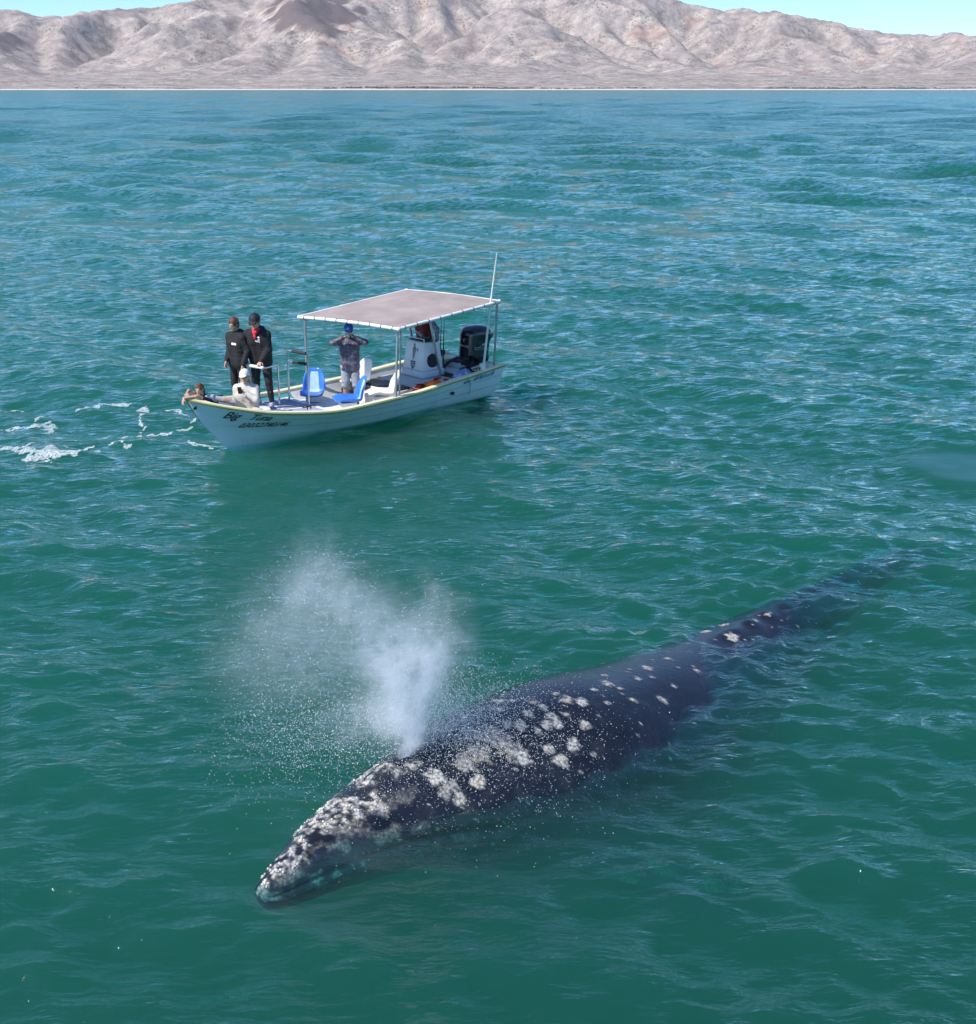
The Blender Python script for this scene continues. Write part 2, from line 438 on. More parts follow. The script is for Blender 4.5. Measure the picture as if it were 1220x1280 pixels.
def water_mat():
    m, nt, out = new_mat('sea_water')
    L = nt.links
    tc = coords(nt)
    at_sp = N(nt, 'ShaderNodeAttribute', attribute_name='spacing')
    def nz(scale, detail, stretch=(1, 1, 1), rot=0.0):
        mp = N(nt, 'ShaderNodeMapping'); mp.inputs['Scale'].default_value = stretch; mp.inputs['Rotation'].default_value = (0, 0, rot)
        L.new(tc, mp.inputs[0])
        n = N(nt, 'ShaderNodeTexNoise', Scale=scale, Detail=detail, Roughness=0.55); L.new(mp.outputs[0], n.inputs['Vector'])
        return n.outputs[0]
    calm_a = N(nt, 'ShaderNodeAttribute', attribute_name='calm')
    # fine capillary ripples, everywhere; short wind waves where the mesh is too coarse for them
    b1 = N(nt, 'ShaderNodeBump', Strength=0.55, Distance=0.048); L.new(nz(8.5, 3.0, (0.42, 1.25, 1), -0.38), b1.inputs['Height'])
    mu = N(nt, 'ShaderNodeMath', operation='MULTIPLY'); L.new(calm_a.outputs['Fac'], mu.inputs[0]); mu.inputs[1].default_value = 1.0
    L.new(mu.outputs[0], b1.inputs['Strength'])
    # wind chop too small for the mesh further out: facets tilted by a vector noise, whatever their size on screen
    def facet(scale, detail, stretch, rot, prev, fac):
        mp = N(nt, 'ShaderNodeMapping'); mp.inputs['Scale'].default_value = stretch; mp.inputs['Rotation'].default_value = (0, 0, rot); L.new(tc, mp.inputs[0])
        n = N(nt, 'ShaderNodeTexNoise', Scale=scale, Detail=detail, Roughness=0.6); L.new(mp.outputs[0], n.inputs['Vector'])
        s = N(nt, 'ShaderNodeVectorMath', operation='SUBTRACT'); L.new(n.outputs['Color'], s.inputs[0]); s.inputs[1].default_value = (.5, .5, .5)
        m_ = N(nt, 'ShaderNodeVectorMath', operation='MULTIPLY'); L.new(s.outputs[0], m_.inputs[0]); m_.inputs[1].default_value = (1, 1.25, 0)
        k = N(nt, 'ShaderNodeVectorMath', operation='SCALE'); L.new(m_.outputs[0], k.inputs[0]); fc_ = N(nt, 'ShaderNodeMath', operation='MULTIPLY'); L.new(fac, fc_.inputs[0]); L.new(calm_a.outputs['Fac'], fc_.inputs[1]); L.new(fc_.outputs[0], k.inputs['Scale'])
        ad_ = N(nt, 'ShaderNodeVectorMath', operation='ADD'); L.new(prev, ad_.inputs[0]); L.new(k.outputs[0], ad_.inputs[1])
        return ad_.outputs[0]
    def span(a0, a1, v0, v1):
        r_ = N(nt, 'ShaderNodeMapRange'); L.new(at_sp.outputs['Fac'], r_.inputs[0])
        for q_, v_ in zip((1, 2, 3, 4), (a0, a1, v0, v1)): r_.inputs[q_].default_value = v_
        return r_.outputs[0]
    f_a = facet(4.5, 3.0, (.6, 1.2, 1), -.3, b1.outputs[0], span(.05, .22, .95, 1.7))
    f_b = facet(1.5, 3.0, (.55, 1.2, 1), -.25, f_a, span(.12, .8, 0.0, 1.2))
    f_c = facet(.30, 4.0, (.5, 1.2, 1), -.2, f_b, span(.8, 4.0, 0.0, 1.0))
    nn_ = N(nt, 'ShaderNodeVectorMath', operation='NORMALIZE'); L.new(f_c, nn_.inputs[0])
    b3 = nn_
    # waves smaller than a pixel act as gloss
    ro = N(nt, 'ShaderNodeMapRange'); L.new(at_sp.outputs['Fac'], ro.inputs[0])
    ro.inputs[1].default_value = 0.05; ro.inputs[2].default_value = 2.5; ro.inputs[3].default_value = 0.015; ro.inputs[4].default_value = 0.14
    gust = nz(0.018, 3.0, (0.35, 1.0, 1), 0.08)
    gm = N(nt, 'ShaderNodeMapRange'); L.new(gust, gm.inputs[0]); gm.inputs[1].default_value = 0.3; gm.inputs[2].default_value = 0.7
    gm.inputs[3].default_value = 0.75; gm.inputs[4].default_value = 1.25
    rm = N(nt, 'ShaderNodeMath', operation='MULTIPLY'); L.new(ro.outputs[0], rm.inputs[0]); L.new(gm.outputs[0], rm.inputs[1])
    ge = N(nt, 'ShaderNodeNewGeometry')            # the same air-to-water reflectance for both sides of the thin interface
    io = N(nt, 'ShaderNodeMapRange'); L.new(ge.outputs['Backfacing'], io.inputs[0]); io.inputs[3].default_value = 1.333; io.inputs[4].default_value = 1 / 1.333
    fr = N(nt, 'ShaderNodeFresnel'); L.new(io.outputs[0], fr.inputs['IOR']); L.new(b3.outputs[0], fr.inputs['Normal'])
    gl = N(nt, 'ShaderNodeBsdfGlossy'); gl.inputs['Color'].default_value = (1, 1, 1, 1)
    L.new(rm.outputs[0], gl.inputs['Roughness']); L.new(b3.outputs[0], gl.inputs['Normal'])
    tr = N(nt, 'ShaderNodeBsdfTransparent')
    mx = N(nt, 'ShaderNodeMixShader'); L.new(fr.outputs[0], mx.inputs[0]); L.new(tr.outputs[0], mx.inputs[1]); L.new(gl.outputs[0], mx.inputs[2])
    L.new(mx.outputs[0], out.inputs['Surface'])
    ab = N(nt, 'ShaderNodeVolumeAbsorption'); ab.inputs['Color'].default_value = (0.0, 0.890, 0.838, 1); ab.inputs['Density'].default_value = 3.0
    sc = N(nt, 'ShaderNodeVolumeScatter'); sc.inputs['Color'].default_value = (0.9, 1.0, 0.97, 1); sc.inputs['Density'].default_value = 0.178
    sc.inputs['Anisotropy'].default_value = 0.1
    ad = N(nt, 'ShaderNodeAddShader'); L.new(ab.outputs[0], ad.inputs[0]); L.new(sc.outputs[0], ad.inputs[1])
    L.new(ad.outputs[0], out.inputs['Volume'])
    m.cycles.homogeneous_volume = True
    return m
M_WATER = water_mat()
def closed_water():
    n = len(V); Vb = np.concatenate([V, bc])
    ob = fast_mesh('sea', Vb, Q, M_WATER, attrs={'spacing': np.append(SP.ravel(), [9] * 4), 'calm': np.append(calm(GX, GY).ravel(), [1] * 4)})
    bm = bmesh.new(); bm.from_mesh(ob.data); bm.verts.ensure_lookup_table()
    v = bm.verts; b = [v[n + i] for i in range(4)]
    rings = [(idx[:, 0][::-1], b[1], b[0]), (idx[-1, :][::-1], b[2], b[1]), (idx[:, -1], b[3], b[2]), (idx[0, :], b[0], b[3])]
    for line, c1, c0 in rings:
        top = [v[int(i)] for i in line]
        try: bm.faces.new(([c0, c1] + top)[::-1])
        except ValueError: pass
    bm.faces.new([b[3], b[2], b[1], b[0]])
    bm.to_mesh(ob.data); bm.free()
    return ob
sea = closed_water(); tag(sea, kind='structure')
bed = MB().box((0, 1000, -8.9), (8000, 2560, 0.1)).build('seabed', pm('seabed_sand', (0.25, 0.24, 0.18), 0.9, scale=0.05)); tag(bed, kind='structure')

# ------------------------------------------------------------------ desert hills beyond the bay
def terrain():
    cell = 27.0; nx, ny = 226, 172; x0, y0 = -3040.0, 2262.0
    SKY = np.array([(-200,98),(0,97),(25,97),(58,86),(90,93),(150,98),(190,99),(215,105),(240,109),(300,113),(400,122),(470,117),(560,126),(640,120),(700,121),(770,119),(830,112),(860,107),(885,99),(945,97),(990,92),(1020,86),(1060,78),(1100,69),(1150,65),(1190,67),(1205,70),(1225,62),(1400,50)], float)
    def setup(nx, ny, cell):
        X = x0 + np.arange(nx)[:, None] * cell + 0 * np.arange(ny)[None, :]; Y = y0 + np.arange(ny)[None, :] * cell + 0 * X
        px = 610 + FPX * X / (Y * .945)
        env = np.interp(px, SKY[:, 0], SKY[:, 1])
        foot = 3050 + 160 * noise2(X / 500, Y / 500, 2) + 90 * np.sin(X / 420.0) + 0.06 * abs(X)
        U = smooth01((Y - foot) / 1500.0) * (0.6 + 0.4 * smooth01((Y - foot - 300) / 1800.0)) * env / 100.0
        U *= 1 + 0.55 * fbm2(X / 900, Y / 900, 3, 21)
        return X, Y, px, np.clip(U, 0.0, None)
    def receivers(h, cell):
        best = np.zeros_like(h); rec = np.arange(h.size).reshape(h.shape).copy(); ids = rec.copy(); dist = np.full(h.shape, cell)
        for di, dj in ((1,0),(-1,0),(0,1),(0,-1),(1,1),(1,-1),(-1,1),(-1,-1)):
            d = cell * math.hypot(di, dj)
            hs = np.full_like(h, 1e9); js = np.zeros_like(rec)
            a = (slice(max(0,-di), h.shape[0]-max(0,di)), slice(max(0,-dj), h.shape[1]-max(0,dj)))
            b = (slice(max(0,di), h.shape[0]-max(0,-di)), slice(max(0,dj), h.shape[1]-max(0,-dj)))
            hs[a] = h[b]; js[a] = ids[b]
            s = (h - hs) / d; m = s > best
            best[m] = s[m]; rec[m] = js[m]; dist[m] = d
        return rec.ravel(), dist.ravel()
    def erode(h, U, cell, n, K, dt, diff):
        A = None
        for it in range(n):
            rec, dist = receivers(h, cell)
            hf = h.ravel(); order = np.argsort(-hf, kind='stable').tolist()
            rl = rec.tolist(); A = [cell * cell] * len(rl)
            for i in order:
                r = rl[i]
                if r != i: A[r] += A[i]
            An = np.array(A); F = (K * dt * An ** 0.46 / dist).tolist()
            hn = (hf + dt * U.ravel()); hn = hn.tolist()
            for i in reversed(order):
                r = rl[i]
                if r != i:
                    v = (hn[i] + F[i] * hn[r]) / (1 + F[i]); hn[i] = v
            h = np.array(hn).reshape(h.shape); h[:, 0] = -2
            p = np.pad(h, 1, mode='edge'); lap = p[2:,1:-1] + p[:-2,1:-1] + p[1:-1,2:] + p[1:-1,:-2] - 4 * h
            h = h + diff * lap
        return h, np.array(A).reshape(h.shape)
    X, Y, px, U = setup(nx, ny, cell)
    h = 4 * fbm2(X / 120, Y / 120, 4, 5) + 250 * U
    h, A = erode(h, U, cell, 30, 0.014, 22.0, 0.12)
    def up(a):
        n, m = a.shape; i = np.linspace(0, n - 1, 2 * n - 1); j = np.linspace(0, m - 1, 2 * m - 1)
        def cub(a, t):
            k = np.clip(np.floor(t).astype(int), 0, a.shape[0] - 2); f = (t - k)[:, None]
            p0 = a[np.maximum(k-1,0)]; p1 = a[k]; p2 = a[k+1]; p3 = a[np.minimum(k+2,a.shape[0]-1)]
            return p1 + 0.5*f*(p2-p0+f*(2*p0-5*p1+4*p2-p3+f*(3*(p1-p2)+p3-p0)))
        return cub(cub(a, i).T, j).T
    h = up(h); cell /= 2; nx, ny = h.shape
    X, Y, px, U = setup(nx, ny, cell)
    h = h + 3.0 * fbm2(X / 60, Y / 60, 3, 9)
    h, A = erode(h, U * 0.5, cell, 6, 0.012, 10.0, 0.16)
    h = np.maximum(h, 0)
    # alluvial apron, low bank and beach
    shore = 2297 + 10 * fbm2(X / 170, X * 0 + 3.3, 4, 41) + 16 * noise2(X / 600, X * 0, 8)
    d = Y - shore
    apron = np.where(d < 0, d * 0.08, np.minimum(d * 0.045, 1.6) + np.clip(d - 40, 0, 12) * 0.12 * (1 + 0.9 * fbm2(X / 60, X * 0 + 9.1, 3, 4)) + np.clip(d - 52, 0, 1100) * 0.024)
    base = apron + np.where(d > 55, 1, 0) * (2.2 * fbm2(X / 35, Y / 35, 4, 77) * smooth01((d - 55) / 150))
    hm = np.where(d > 0, h * smooth01((d - 250) / 700), 0); hm = hm / hm.max() * 420
    # bring the crest to its real height along the range
    bins = np.arange(-240, 1460, 10.0); G = np.ones_like(hm)
    for it in range(4):
        h = base + hm * G; h = h + smooth01((h - 40) / 80) * 6.5 * fbm2(X / 48, Y / 48, 5, 55)
        pp0 = to_px(np.stack([X, Y, h], -1)); ang = 108 - pp0[..., 1]; pxx = pp0[..., 0]; prof = np.ones_like(bins)
        for k, bb in enumerate(bins):
            m = abs(pxx - bb) < 12
            if m.any(): prof[k] = np.sort(ang[m])[-3:].mean()
        g = np.interp(bins, SKY[:, 0], SKY[:, 1]) / np.maximum(prof, 5)
        g = np.convolve(np.pad(g, 2, mode='edge'), np.ones(5) / 5, 'valid')
        G = G * np.clip(np.interp(pxx, bins, g), 0.2, 4)
    h = base + hm * G; h = h + smooth01((h - 40) / 80) * 6.5 * fbm2(X / 48, Y / 48, 5, 55)
    flow = np.clip((np.log(A) - 8.2) / 4.5, 0, 1)
    # dark volcanic rock caps
    dark = np.zeros_like(h)
    for (cx, cyy, rx, ry, w) in ((392, 18, 55, 26, 1.0), (10, 52, 16, 14, 0.9), (300, 28, 25, 8, .55), (600, 105, 1, 1, 0)):
        pp = to_px(np.stack([X, Y, h], -1))
        e = ((pp[..., 0] - cx) / rx) ** 2 + ((pp[..., 1] - cyy) / ry) ** 2 + 0.9 * fbm2(X / 90, Y / 90, 5, 31)
        dark = np.maximum(dark, w * smooth01((1.05 - e) / 0.22) * (Y > 3400))
    V = np.stack([X, Y, h], -1).reshape(-1, 3)
    m, nt, out = new_mat('desert_rock'); L = nt.links
    b = N(nt, 'ShaderNodeBsdfPrincipled', Roughness=0.95); b.inputs['Specular IOR Level'].default_value = 0.1; L.new(b.outputs[0], out.inputs[0])
    co = coords(nt)
    n1 = N(nt, 'ShaderNodeTexNoise', Scale=0.0032, Detail=9.0, Roughness=0.68); L.new(co, n1.inputs['Vector'])
    base = ramp(nt, n1.outputs[0], [(0.30, (0.27, 0.20, 0.19)), (0.40, (0.36, 0.295, 0.27)), (0.46, (0.43, 0.365, 0.325)), (0.52, (0.35, 0.295, 0.275)), (0.57, (0.48, 0.415, 0.365)), (0.63, (0.44, 0.32, 0.27)), (0.72, (0.33, 0.205, 0.18))])
    n2 = N(nt, 'ShaderNodeTexNoise', Scale=0.02, Detail=8.0, Roughness=0.7); L.new(co, n2.inputs['Vector'])
    t2 = ramp(nt, n2.outputs[0], [(0.3, 0.42), (0.5, .82), (0.72, 1.25)])
    mm = N(nt, 'ShaderNodeMixRGB', blend_type='MULTIPLY', Fac=1.0); L.new(base.outputs[0], mm.inputs[1]); L.new(t2.outputs[0], mm.inputs[2])
    fl = N(nt, 'ShaderNodeAttribute', attribute_name='flow')
    m2 = N(nt, 'ShaderNodeMixRGB'); L.new(mm.outputs[0], m2.inputs[1]); m2.inputs[2].default_value = (0.46, 0.41, 0.35, 1)
    fm = N(nt, 'ShaderNodeMath', operation='MULTIPLY'); fm.inputs[1].default_value = 0.6; L.new(fl.outputs['Fac'], fm.inputs[0]); L.new(fm.outputs[0], m2.inputs[0])
    dk = N(nt, 'ShaderNodeAttribute', attribute_name='dark')
    m3 = N(nt, 'ShaderNodeMixRGB'); L.new(dk.outputs['Fac'], m3.inputs[0]); L.new(m2.outputs[0], m3.inputs[1]); m3.inputs[2].default_value = (0.14, 0.11, 0.11, 1)
    # scattered desert scrub
    vo = N(nt, 'ShaderNodeTexVoronoi', Scale=0.075); L.new(co, vo.inputs['Vector'])
    n4 = N(nt, 'ShaderNodeTexNoise', Scale=0.012, Detail=4.0); L.new(co, n4.inputs['Vector'])
    thr = N(nt, 'ShaderNodeMapRange'); L.new(n4.outputs[0], thr.inputs[0]); thr.inputs[1].default_value = 0.4; thr.inputs[2].default_value = 0.65; thr.inputs[3].default_value = 0.12; thr.inputs[4].default_value = 0.42
    lt = N(nt, 'ShaderNodeMath', operation='LESS_THAN'); L.new(vo.outputs['Distance'], lt.inputs[0]); L.new(thr.outputs[0], lt.inputs[1])
    lm = N(nt, 'ShaderNodeMath', operation='MULTIPLY'); L.new(lt.outputs[0], lm.inputs[0]); lm.inputs[1].default_value = 0.75
    m4 = N(nt, 'ShaderNodeMixRGB'); L.new(lm.outputs[0], m4.inputs[0]); L.new(m3.outputs[0], m4.inputs[1]); m4.inputs[2].default_value = (0.15, 0.14, 0.10, 1)
    # pale beach sand
    sx = N(nt, 'ShaderNodeSeparateXYZ'); L.new(co, sx.inputs[0])
    bs = N(nt, 'ShaderNodeMapRange'); L.new(sx.outputs['Z'], bs.inputs[0]); bs.inputs[1].default_value = 1.7; bs.inputs[2].default_value = 2.1; bs.inputs[3].default_value = 1; bs.inputs[4].default_value = 0
    m5 = N(nt, 'ShaderNodeMixRGB'); L.new(bs.outputs[0], m5.inputs[0]); L.new(m4.outputs[0], m5.inputs[1]); m5.inputs[2].default_value = (0.62, 0.57, 0.48, 1)
    L.new(m5.outputs[0], b.inputs['Base Color'])
    n5 = N(nt, 'ShaderNodeTexNoise', Scale=0.035, Detail=8.0, Roughness=0.65); L.new(co, n5.inputs['Vector'])
    bp = N(nt, 'ShaderNodeBump', Strength=0.5, Distance=8.0); L.new(n5.outputs[0], bp.inputs['Height']); L.new(bp.outputs[0], b.inputs['Normal'])
    o = fast_mesh('hills', V, grid_quads(nx, ny), m, attrs={'flow': flow, 'dark': dark})
    tag(o, kind='structure')
    # low scrub and undercut bank along the beach, far too small to count
    sb = MB(); q = np.random.default_rng(5)
    spans = [(430, 660, 1.0, 190), (640, 790, .8, 70), (920, 1110, 1.0, 140), (150, 430, .45, 60), (1110, 1230, .7, 40), (0, 150, .3, 20), (790, 920, .4, 30)]
    Vg = V.reshape(nx, ny, 3)
    for a, b_, s, n in spans:
        for _ in range(n):
            pxl = q.uniform(a, b_); Yq = 2297 + 42 + q.uniform(0, 14); Xq = (pxl - 610) / FPX * Yq * 1.06
            i = int(np.clip((Xq - x0) / cell, 0, nx - 1)); j = int(np.clip((Yq - y0) / cell, 0, ny - 1))
            zq = Vg[i, j, 2]; w = q.uniform(2.0, 6.5) * s; hh = q.uniform(1.2, 3.6) * s
            seg = []
            for k in range(4):
                sb.ball((Xq + q.uniform(-w, w), Yq + q.uniform(-2, 2), zq + hh * q.uniform(0.1, 0.5)), (w * q.uniform(.3, .6), 1.6, hh * q.uniform(.35, .8)), 6, 4)
    s_o = sb.build('shore_scrub', pm('scrub_leaf', (0.10, 0.095, 0.065), 0.9, scale=0.3, var=0.4), smooth=True)
    tag(s_o, 'low dark scrub and bank along the white beach', 'scrub', kind='stuff')
terrain()
# ------------------------------------------------------------------ the boat (x forward, y to port, z up from the waterline)
BX, BY, BTH, BL = -0.29, 25.227, 3.921, 7.07
BM = Matrix.Translation((BX, BY, 0.0)) @ Matrix.Rotation(BTH, 4, 'Z')
BMI = BM.inverted()
def bw(x, y, z): return BM @ Vector((x, y, z))

M_HULL = pm('hull_gelcoat', (0.74, 0.82, 0.83), 0.28, var=0.05, scale=1.3, coat=0.3)
M_GUN = pm('gunwale_paint', (0.84, 0.77, 0.50), 0.4, var=0.1, scale=3.0)
M_RUB = pm('rub_rail_paint', (0.34, 0.33, 0.10), 0.5, var=0.2, scale=6.0)
M_WHITE = pm('white_gelcoat', (0.78, 0.78, 0.76), 0.35, var=0.07, scale=4.0, bump=0.1)
M_DECK = pm('deck_white', (0.70, 0.70, 0.68), 0.6, var=0.12, scale=5.0, bump=0.3, bscale=120)
M_PAD = pm('deck_non_skid', (0.34, 0.37, 0.48), 0.8, var=0.18, scale=7.0, bump=0.4, bscale=150)
M_TEAL = pm('turquoise_paint', (0.12, 0.50, 0.45), 0.4, var=0.1)
M_STEEL = pm('stainless_steel', (0.62, 0.63, 0.64), 0.22, metal=1.0, var=0.05)
M_GALV = pm('galvanised_tube', (0.45, 0.47, 0.47), 0.4, metal=0.7, var=0.15)
M_BLACK = pm('black_plastic', (0.018, 0.018, 0.02), 0.4, var=0.2)
M_RUBBER = pm('black_foam_grip', (0.025, 0.025, 0.028), 0.7, var=0.2)
M_BLUE = pm('blue_seat_plastic', (0.045, 0.19, 0.62), 0.3, var=0.12, scale=5)
M_FADE = pm('faded_seat_plastic', (0.42, 0.60, 0.72), 0.35, var=0.12, scale=6)
M_PVC = pm('white_pvc', (0.80, 0.79, 0.75), 0.4, var=0.06)
M_CANVAS = pm('canopy_canvas', (0.28, 0.225, 0.205), 0.9, c2=(0.40, 0.335, 0.31), scale=1.6, bump=0.35, bscale=4.0)
M_INK = pm('lettering_paint', (0.02, 0.025, 0.04), 0.45, var=0.2)
M_INKB = pm('faded_blue_lettering', (0.10, 0.25, 0.33), 0.5, var=0.3, scale=30)
M_GREY = pm('grey_decal_print', (0.20, 0.20, 0.20), 0.5, var=0.4, scale=30)
M_LGREY = pm('pale_decal_print', (0.5, 0.5, 0.52), 0.4, var=0.1)

boat = empty('panga_boat'); boat.matrix_world = BM
tag(boat, 'white open fishing boat with yellow gunwale, tan canopy and black outboard motor', 'boat')

SN = np.array([0, .2, .4, .6, .8, .92, 1.0])
ZG = np.array([.665, .60, .525, .515, .655, .85, 1.03])
YG = np.array([.90, 1.02, 1.06, 1.05, .80, .42, .03])
SW = np.array([0, .2, .4, .6, .75, .9, 1.0]); YW = np.array([.68, .70, .69, .62, .46, .20, .015])
zg = lambda s: pchip(SN, ZG, s); yg = lambda s: pchip(SN, YG, s); ych = lambda s: pchip(SW, YW, s)
def hull_pt(s, t):
    """outer skin; s 0 stern..1 bow, t 0 keel, 0.3 chine, 1 gunwale (port side)"""
    xs0 = 0.22 * (1 - t) ** 1.2
    xb = np.interp(t, [0, .3, .62, 1], [6.20, 6.56, 6.82, 7.07])
    x = xs0 + s * (xb - xs0)
    sg = np.clip(x / BL, 0, 1)
    zk = -0.30 + 0.16 * s ** 6; zc = 0.00 + 0.26 * s ** 3; zt = zg(sg)
    if t <= .3:
        u = t / .3; z = zk + (zc - zk) * u ** 1.15; y = ych(s) * u
    else:
        u = (t - .3) / .7
        z = zc + (zt - zc) * u
        fl = u ** (0.75 + 0.75 * s ** 2)                       # flare grows towards the bow
        y = ych(s) + (yg(s) - ych(s)) * fl
        for lap in (.36, .68):                                  # lapped strakes
            y += 0.014 * smooth01((u - lap) / 0.03) * smooth01((1 - s) / 0.12) - 0.014 * smooth01((u - lap + 0.30) / 0.28) * (u < lap) * smooth01((1 - s) / 0.12) * 0
        y -= 0.028 * (1 - (u > .36) * .5 - (u > .68) * .5) * 0
    return np.array([float(x), float(max(y, 0.0)), float(z)])
ns_ = 72; ts = np.concatenate([np.linspace(0, .3, 9), np.linspace(.3, 1, 60)[1:]])
ss = np.linspace(0, 1, ns_) ** 0.9
HP = np.array([[hull_pt(s, t) for t in ts] for s in ss])
HS = HP.copy(); HS[..., 1] *= -1
full = np.concatenate([HP[:, ::-1], HS[:, 1:]], 1)             # port gunwale -> keel -> starboard gunwale
m_ = full.shape[1]
Vh = full.reshape(-1, 3); Qh = grid_quads(ns_, m_)[:, ::-1]
tri = [[i, i + 1, m_ - 2 - i, m_ - 1 - i] for i in range(m_ // 2)]   # transom
hull = fast_mesh('hull', Vh, np.concatenate([Qh, np.array([t for t in tri if len(set(t)) == 4])]), M_HULL, boat)
hull.data.set_sharp_from_angle(angle=R(35))

def inner_y(x, z_, gap=.045):
    """half-width inside the skin at station x and height z"""
    pts = []
    for t in np.linspace(.05, 1, 24):
        xs0 = 0.22 * (1 - t) ** 1.2; xb = np.interp(t, [0, .3, .62, 1], [6.20, 6.56, 6.82, 7.07])
        pts.append(hull_pt(np.clip((x - xs0) / (xb - xs0), 0, 1), t))
    pts = np.array(pts)
    return max(float(np.interp(z_, pts[:, 2], pts[:, 1])) - gap, .003)
_stem = np.array([hull_pt(1.0, t) for t in np.linspace(0, 1, 30)])
def stem_z(x): return float(np.interp(x, _stem[:, 0], _stem[:, 2], left=-1))
def sheer(s, side, inset=0.0, dz=0.0):
    return Vector((float(s) * BL - (inset * 0.6 if s > .95 else 0), side * max(float(yg(s)) - inset, 0.0), float(zg(s)) + dz))
def sweep_profile(prof, side, s0=0.0, s1=1.0, n=60):
    mb = MB(); sv = np.linspace(s0, s1, n); k = len(prof); vs = []
    for s in sv:
        for (i, dz) in prof:
            vs.append(sheer(s, side, i, dz))
    fs = [(a*k+b, a*k+(b+1)%k, (a+1)*k+(b+1)%k, (a+1)*k+b) for a in range(n-1) for b in range(k)]
    fs += [tuple(range(k)), tuple((n-1)*k+b for b in range(k))]
    return mb.add(vs, fs)
for side in (1, -1):
    sweep_profile([(-.025, .0), (-.022, .028), (-.008, .036), (.085, .034), (.10, .02), (.10, -.02), (-.02, -.02)], side).build('gunwale_cap', M_GUN, boat, smooth=True)
    sweep_profile([(-.032, -.022), (-.032, .004), (-.02, .006), (-.004, -.03), (-.02, -.032)], side).build('rub_rail', M_RUB, boat, smooth=True)
    # inner liner
    mb = MB(); sv = np.linspace(0.02, .985, 50); vs = []
    for s in sv:
        zt = float(zg(s)) - .012; zf = 0.14 if s < .61 else max(.40, min(zt - .02, stem_z(s * BL + .06) + .06))
        yo = max(float(yg(s)) - .095, .004)
        for y, z_ in ((yo, zt), (min(yo, inner_y(s * BL, (zt + zf) / 2)), (zt + zf) / 2), (min(yo, inner_y(s * BL, zf)), zf)):
            vs.append((s * BL, side * y, z_))
    mb.add(vs, [(a*3+b, a*3+b+1, (a+1)*3+b+1, (a+1)*3+b) for a in range(49) for b in range(2)])
    mb.build('inner_liner', M_WHITE, boat, smooth=True)
# turquoise painted strip inside the starboard bulwark
mb = MB(); sv = np.linspace(.50, .80, 24); vs = []
for s in sv:
    zt = float(zg(s)) - .03; yo = -min(float(yg(s)) - .105, inner_y(s * BL, zt, .06)); y2 = -min(float(yg(s)) - .11, inner_y(s * BL, zt - .12, .065))
    vs += [(s * BL, yo, zt), (s * BL, y2, zt - .12)]
mb.add(vs, [(2*a, 2*a+1, 2*a+3, 2*a+2) for a in range(23)]).build('painted_strip', M_TEAL, boat, smooth=True)

def deck_sheet(x0, x1, zf, inset=.12, n=28, ymax=9, ymin=-9):
    mb = MB(); vs = []
    for x in np.linspace(x0, x1, n):
        z_ = zf(x) if callable(zf) else zf
        y = max(min(float(yg(x / BL)) - inset, inner_y(x, z_ - .03, .05)), .01)
        vs += [(x, min(y, ymax), z_), (x, max(-y, ymin), z_), (x, min(y, ymax), z_ - .03), (x, max(-y, ymin), z_ - .03)]
    fs = []
    for a in range(n - 1):
        o, p = 4 * a, 4 * a + 4
        fs += [(o, o+1, p+1, p), (o+2, p+2, p+3, o+3), (o, p, p+2, o+2), (o+1, o+3, p+3, p+1)]
    fs += [(0, 2, 3, 1), (4*n-4, 4*n-3, 4*n-1, 4*n-2)]
    return mb.add(vs, fs)
deck_sheet(.30, 4.32, 0.155).build('cabin_sole', M_DECK, boat)
FD = lambda x: min(float(zg(x / BL)) - .10, .50)
deck_sheet(4.30, 6.72, FD, .115).build('foredeck', M_WHITE, boat, smooth=True)
yb0, yb1 = inner_y(4.33, .13, .06), inner_y(4.33, .40, .06)
MB().hexa([(4.30, -yb0, .13), (4.33, -yb0, .13), (4.33, yb0, .13), (4.30, yb0, .13)], [(4.30, -yb1, .395), (4.33, -yb1, .395), (4.33, yb1, .395), (4.30, yb1, .395)]).build('foredeck_bulkhead', M_WHITE, boat)
for (x0, x1, a, b) in ((4.42, 5.0, .12, .78), (4.42, 5.0, -.78, -.02), (5.08, 5.55, .1, .66), (5.08, 5.55, -.66, 0.0)):
    pts = [(x0, a), (x1, a), (x1, b), (x0, b)]
    MB().hexa([(x, y, FD(x) + .001) for x, y in pts], [(x, y, FD(x) + .008) for x, y in pts]).build('non_skid_pad', M_PAD, boat)
# stern: engine well, side decks, transom board
MB().hexa([(.28, -.60, .12), (.36, -.60, .12), (.36, .60, .12), (.28, .60, .12)], [(.24, -.74, .56), (.34, -.74, .56), (.34, .74, .56), (.24, .74, .56)]).build('transom_board', M_WHITE, boat, bevel=.01)
for sgn in (1, -1):
    b = [(.0, sgn*.36), (.62, sgn*.52), (.62, sgn*.93), (.0, sgn*.84)]
    if sgn < 0: b = b[::-1]
    MB().hexa([(x, y, .585) for x, y in b], [(x, y, .645) for x, y in b]).build('stern_deck', M_GUN, boat, bevel=.012)
MB().box((.17, 0, .50), (.24, .72, .05)).build('well_floor', M_WHITE, boat)
deck_sheet(.36, .70, .47, .14).build('aft_deck', M_WHITE, boat)
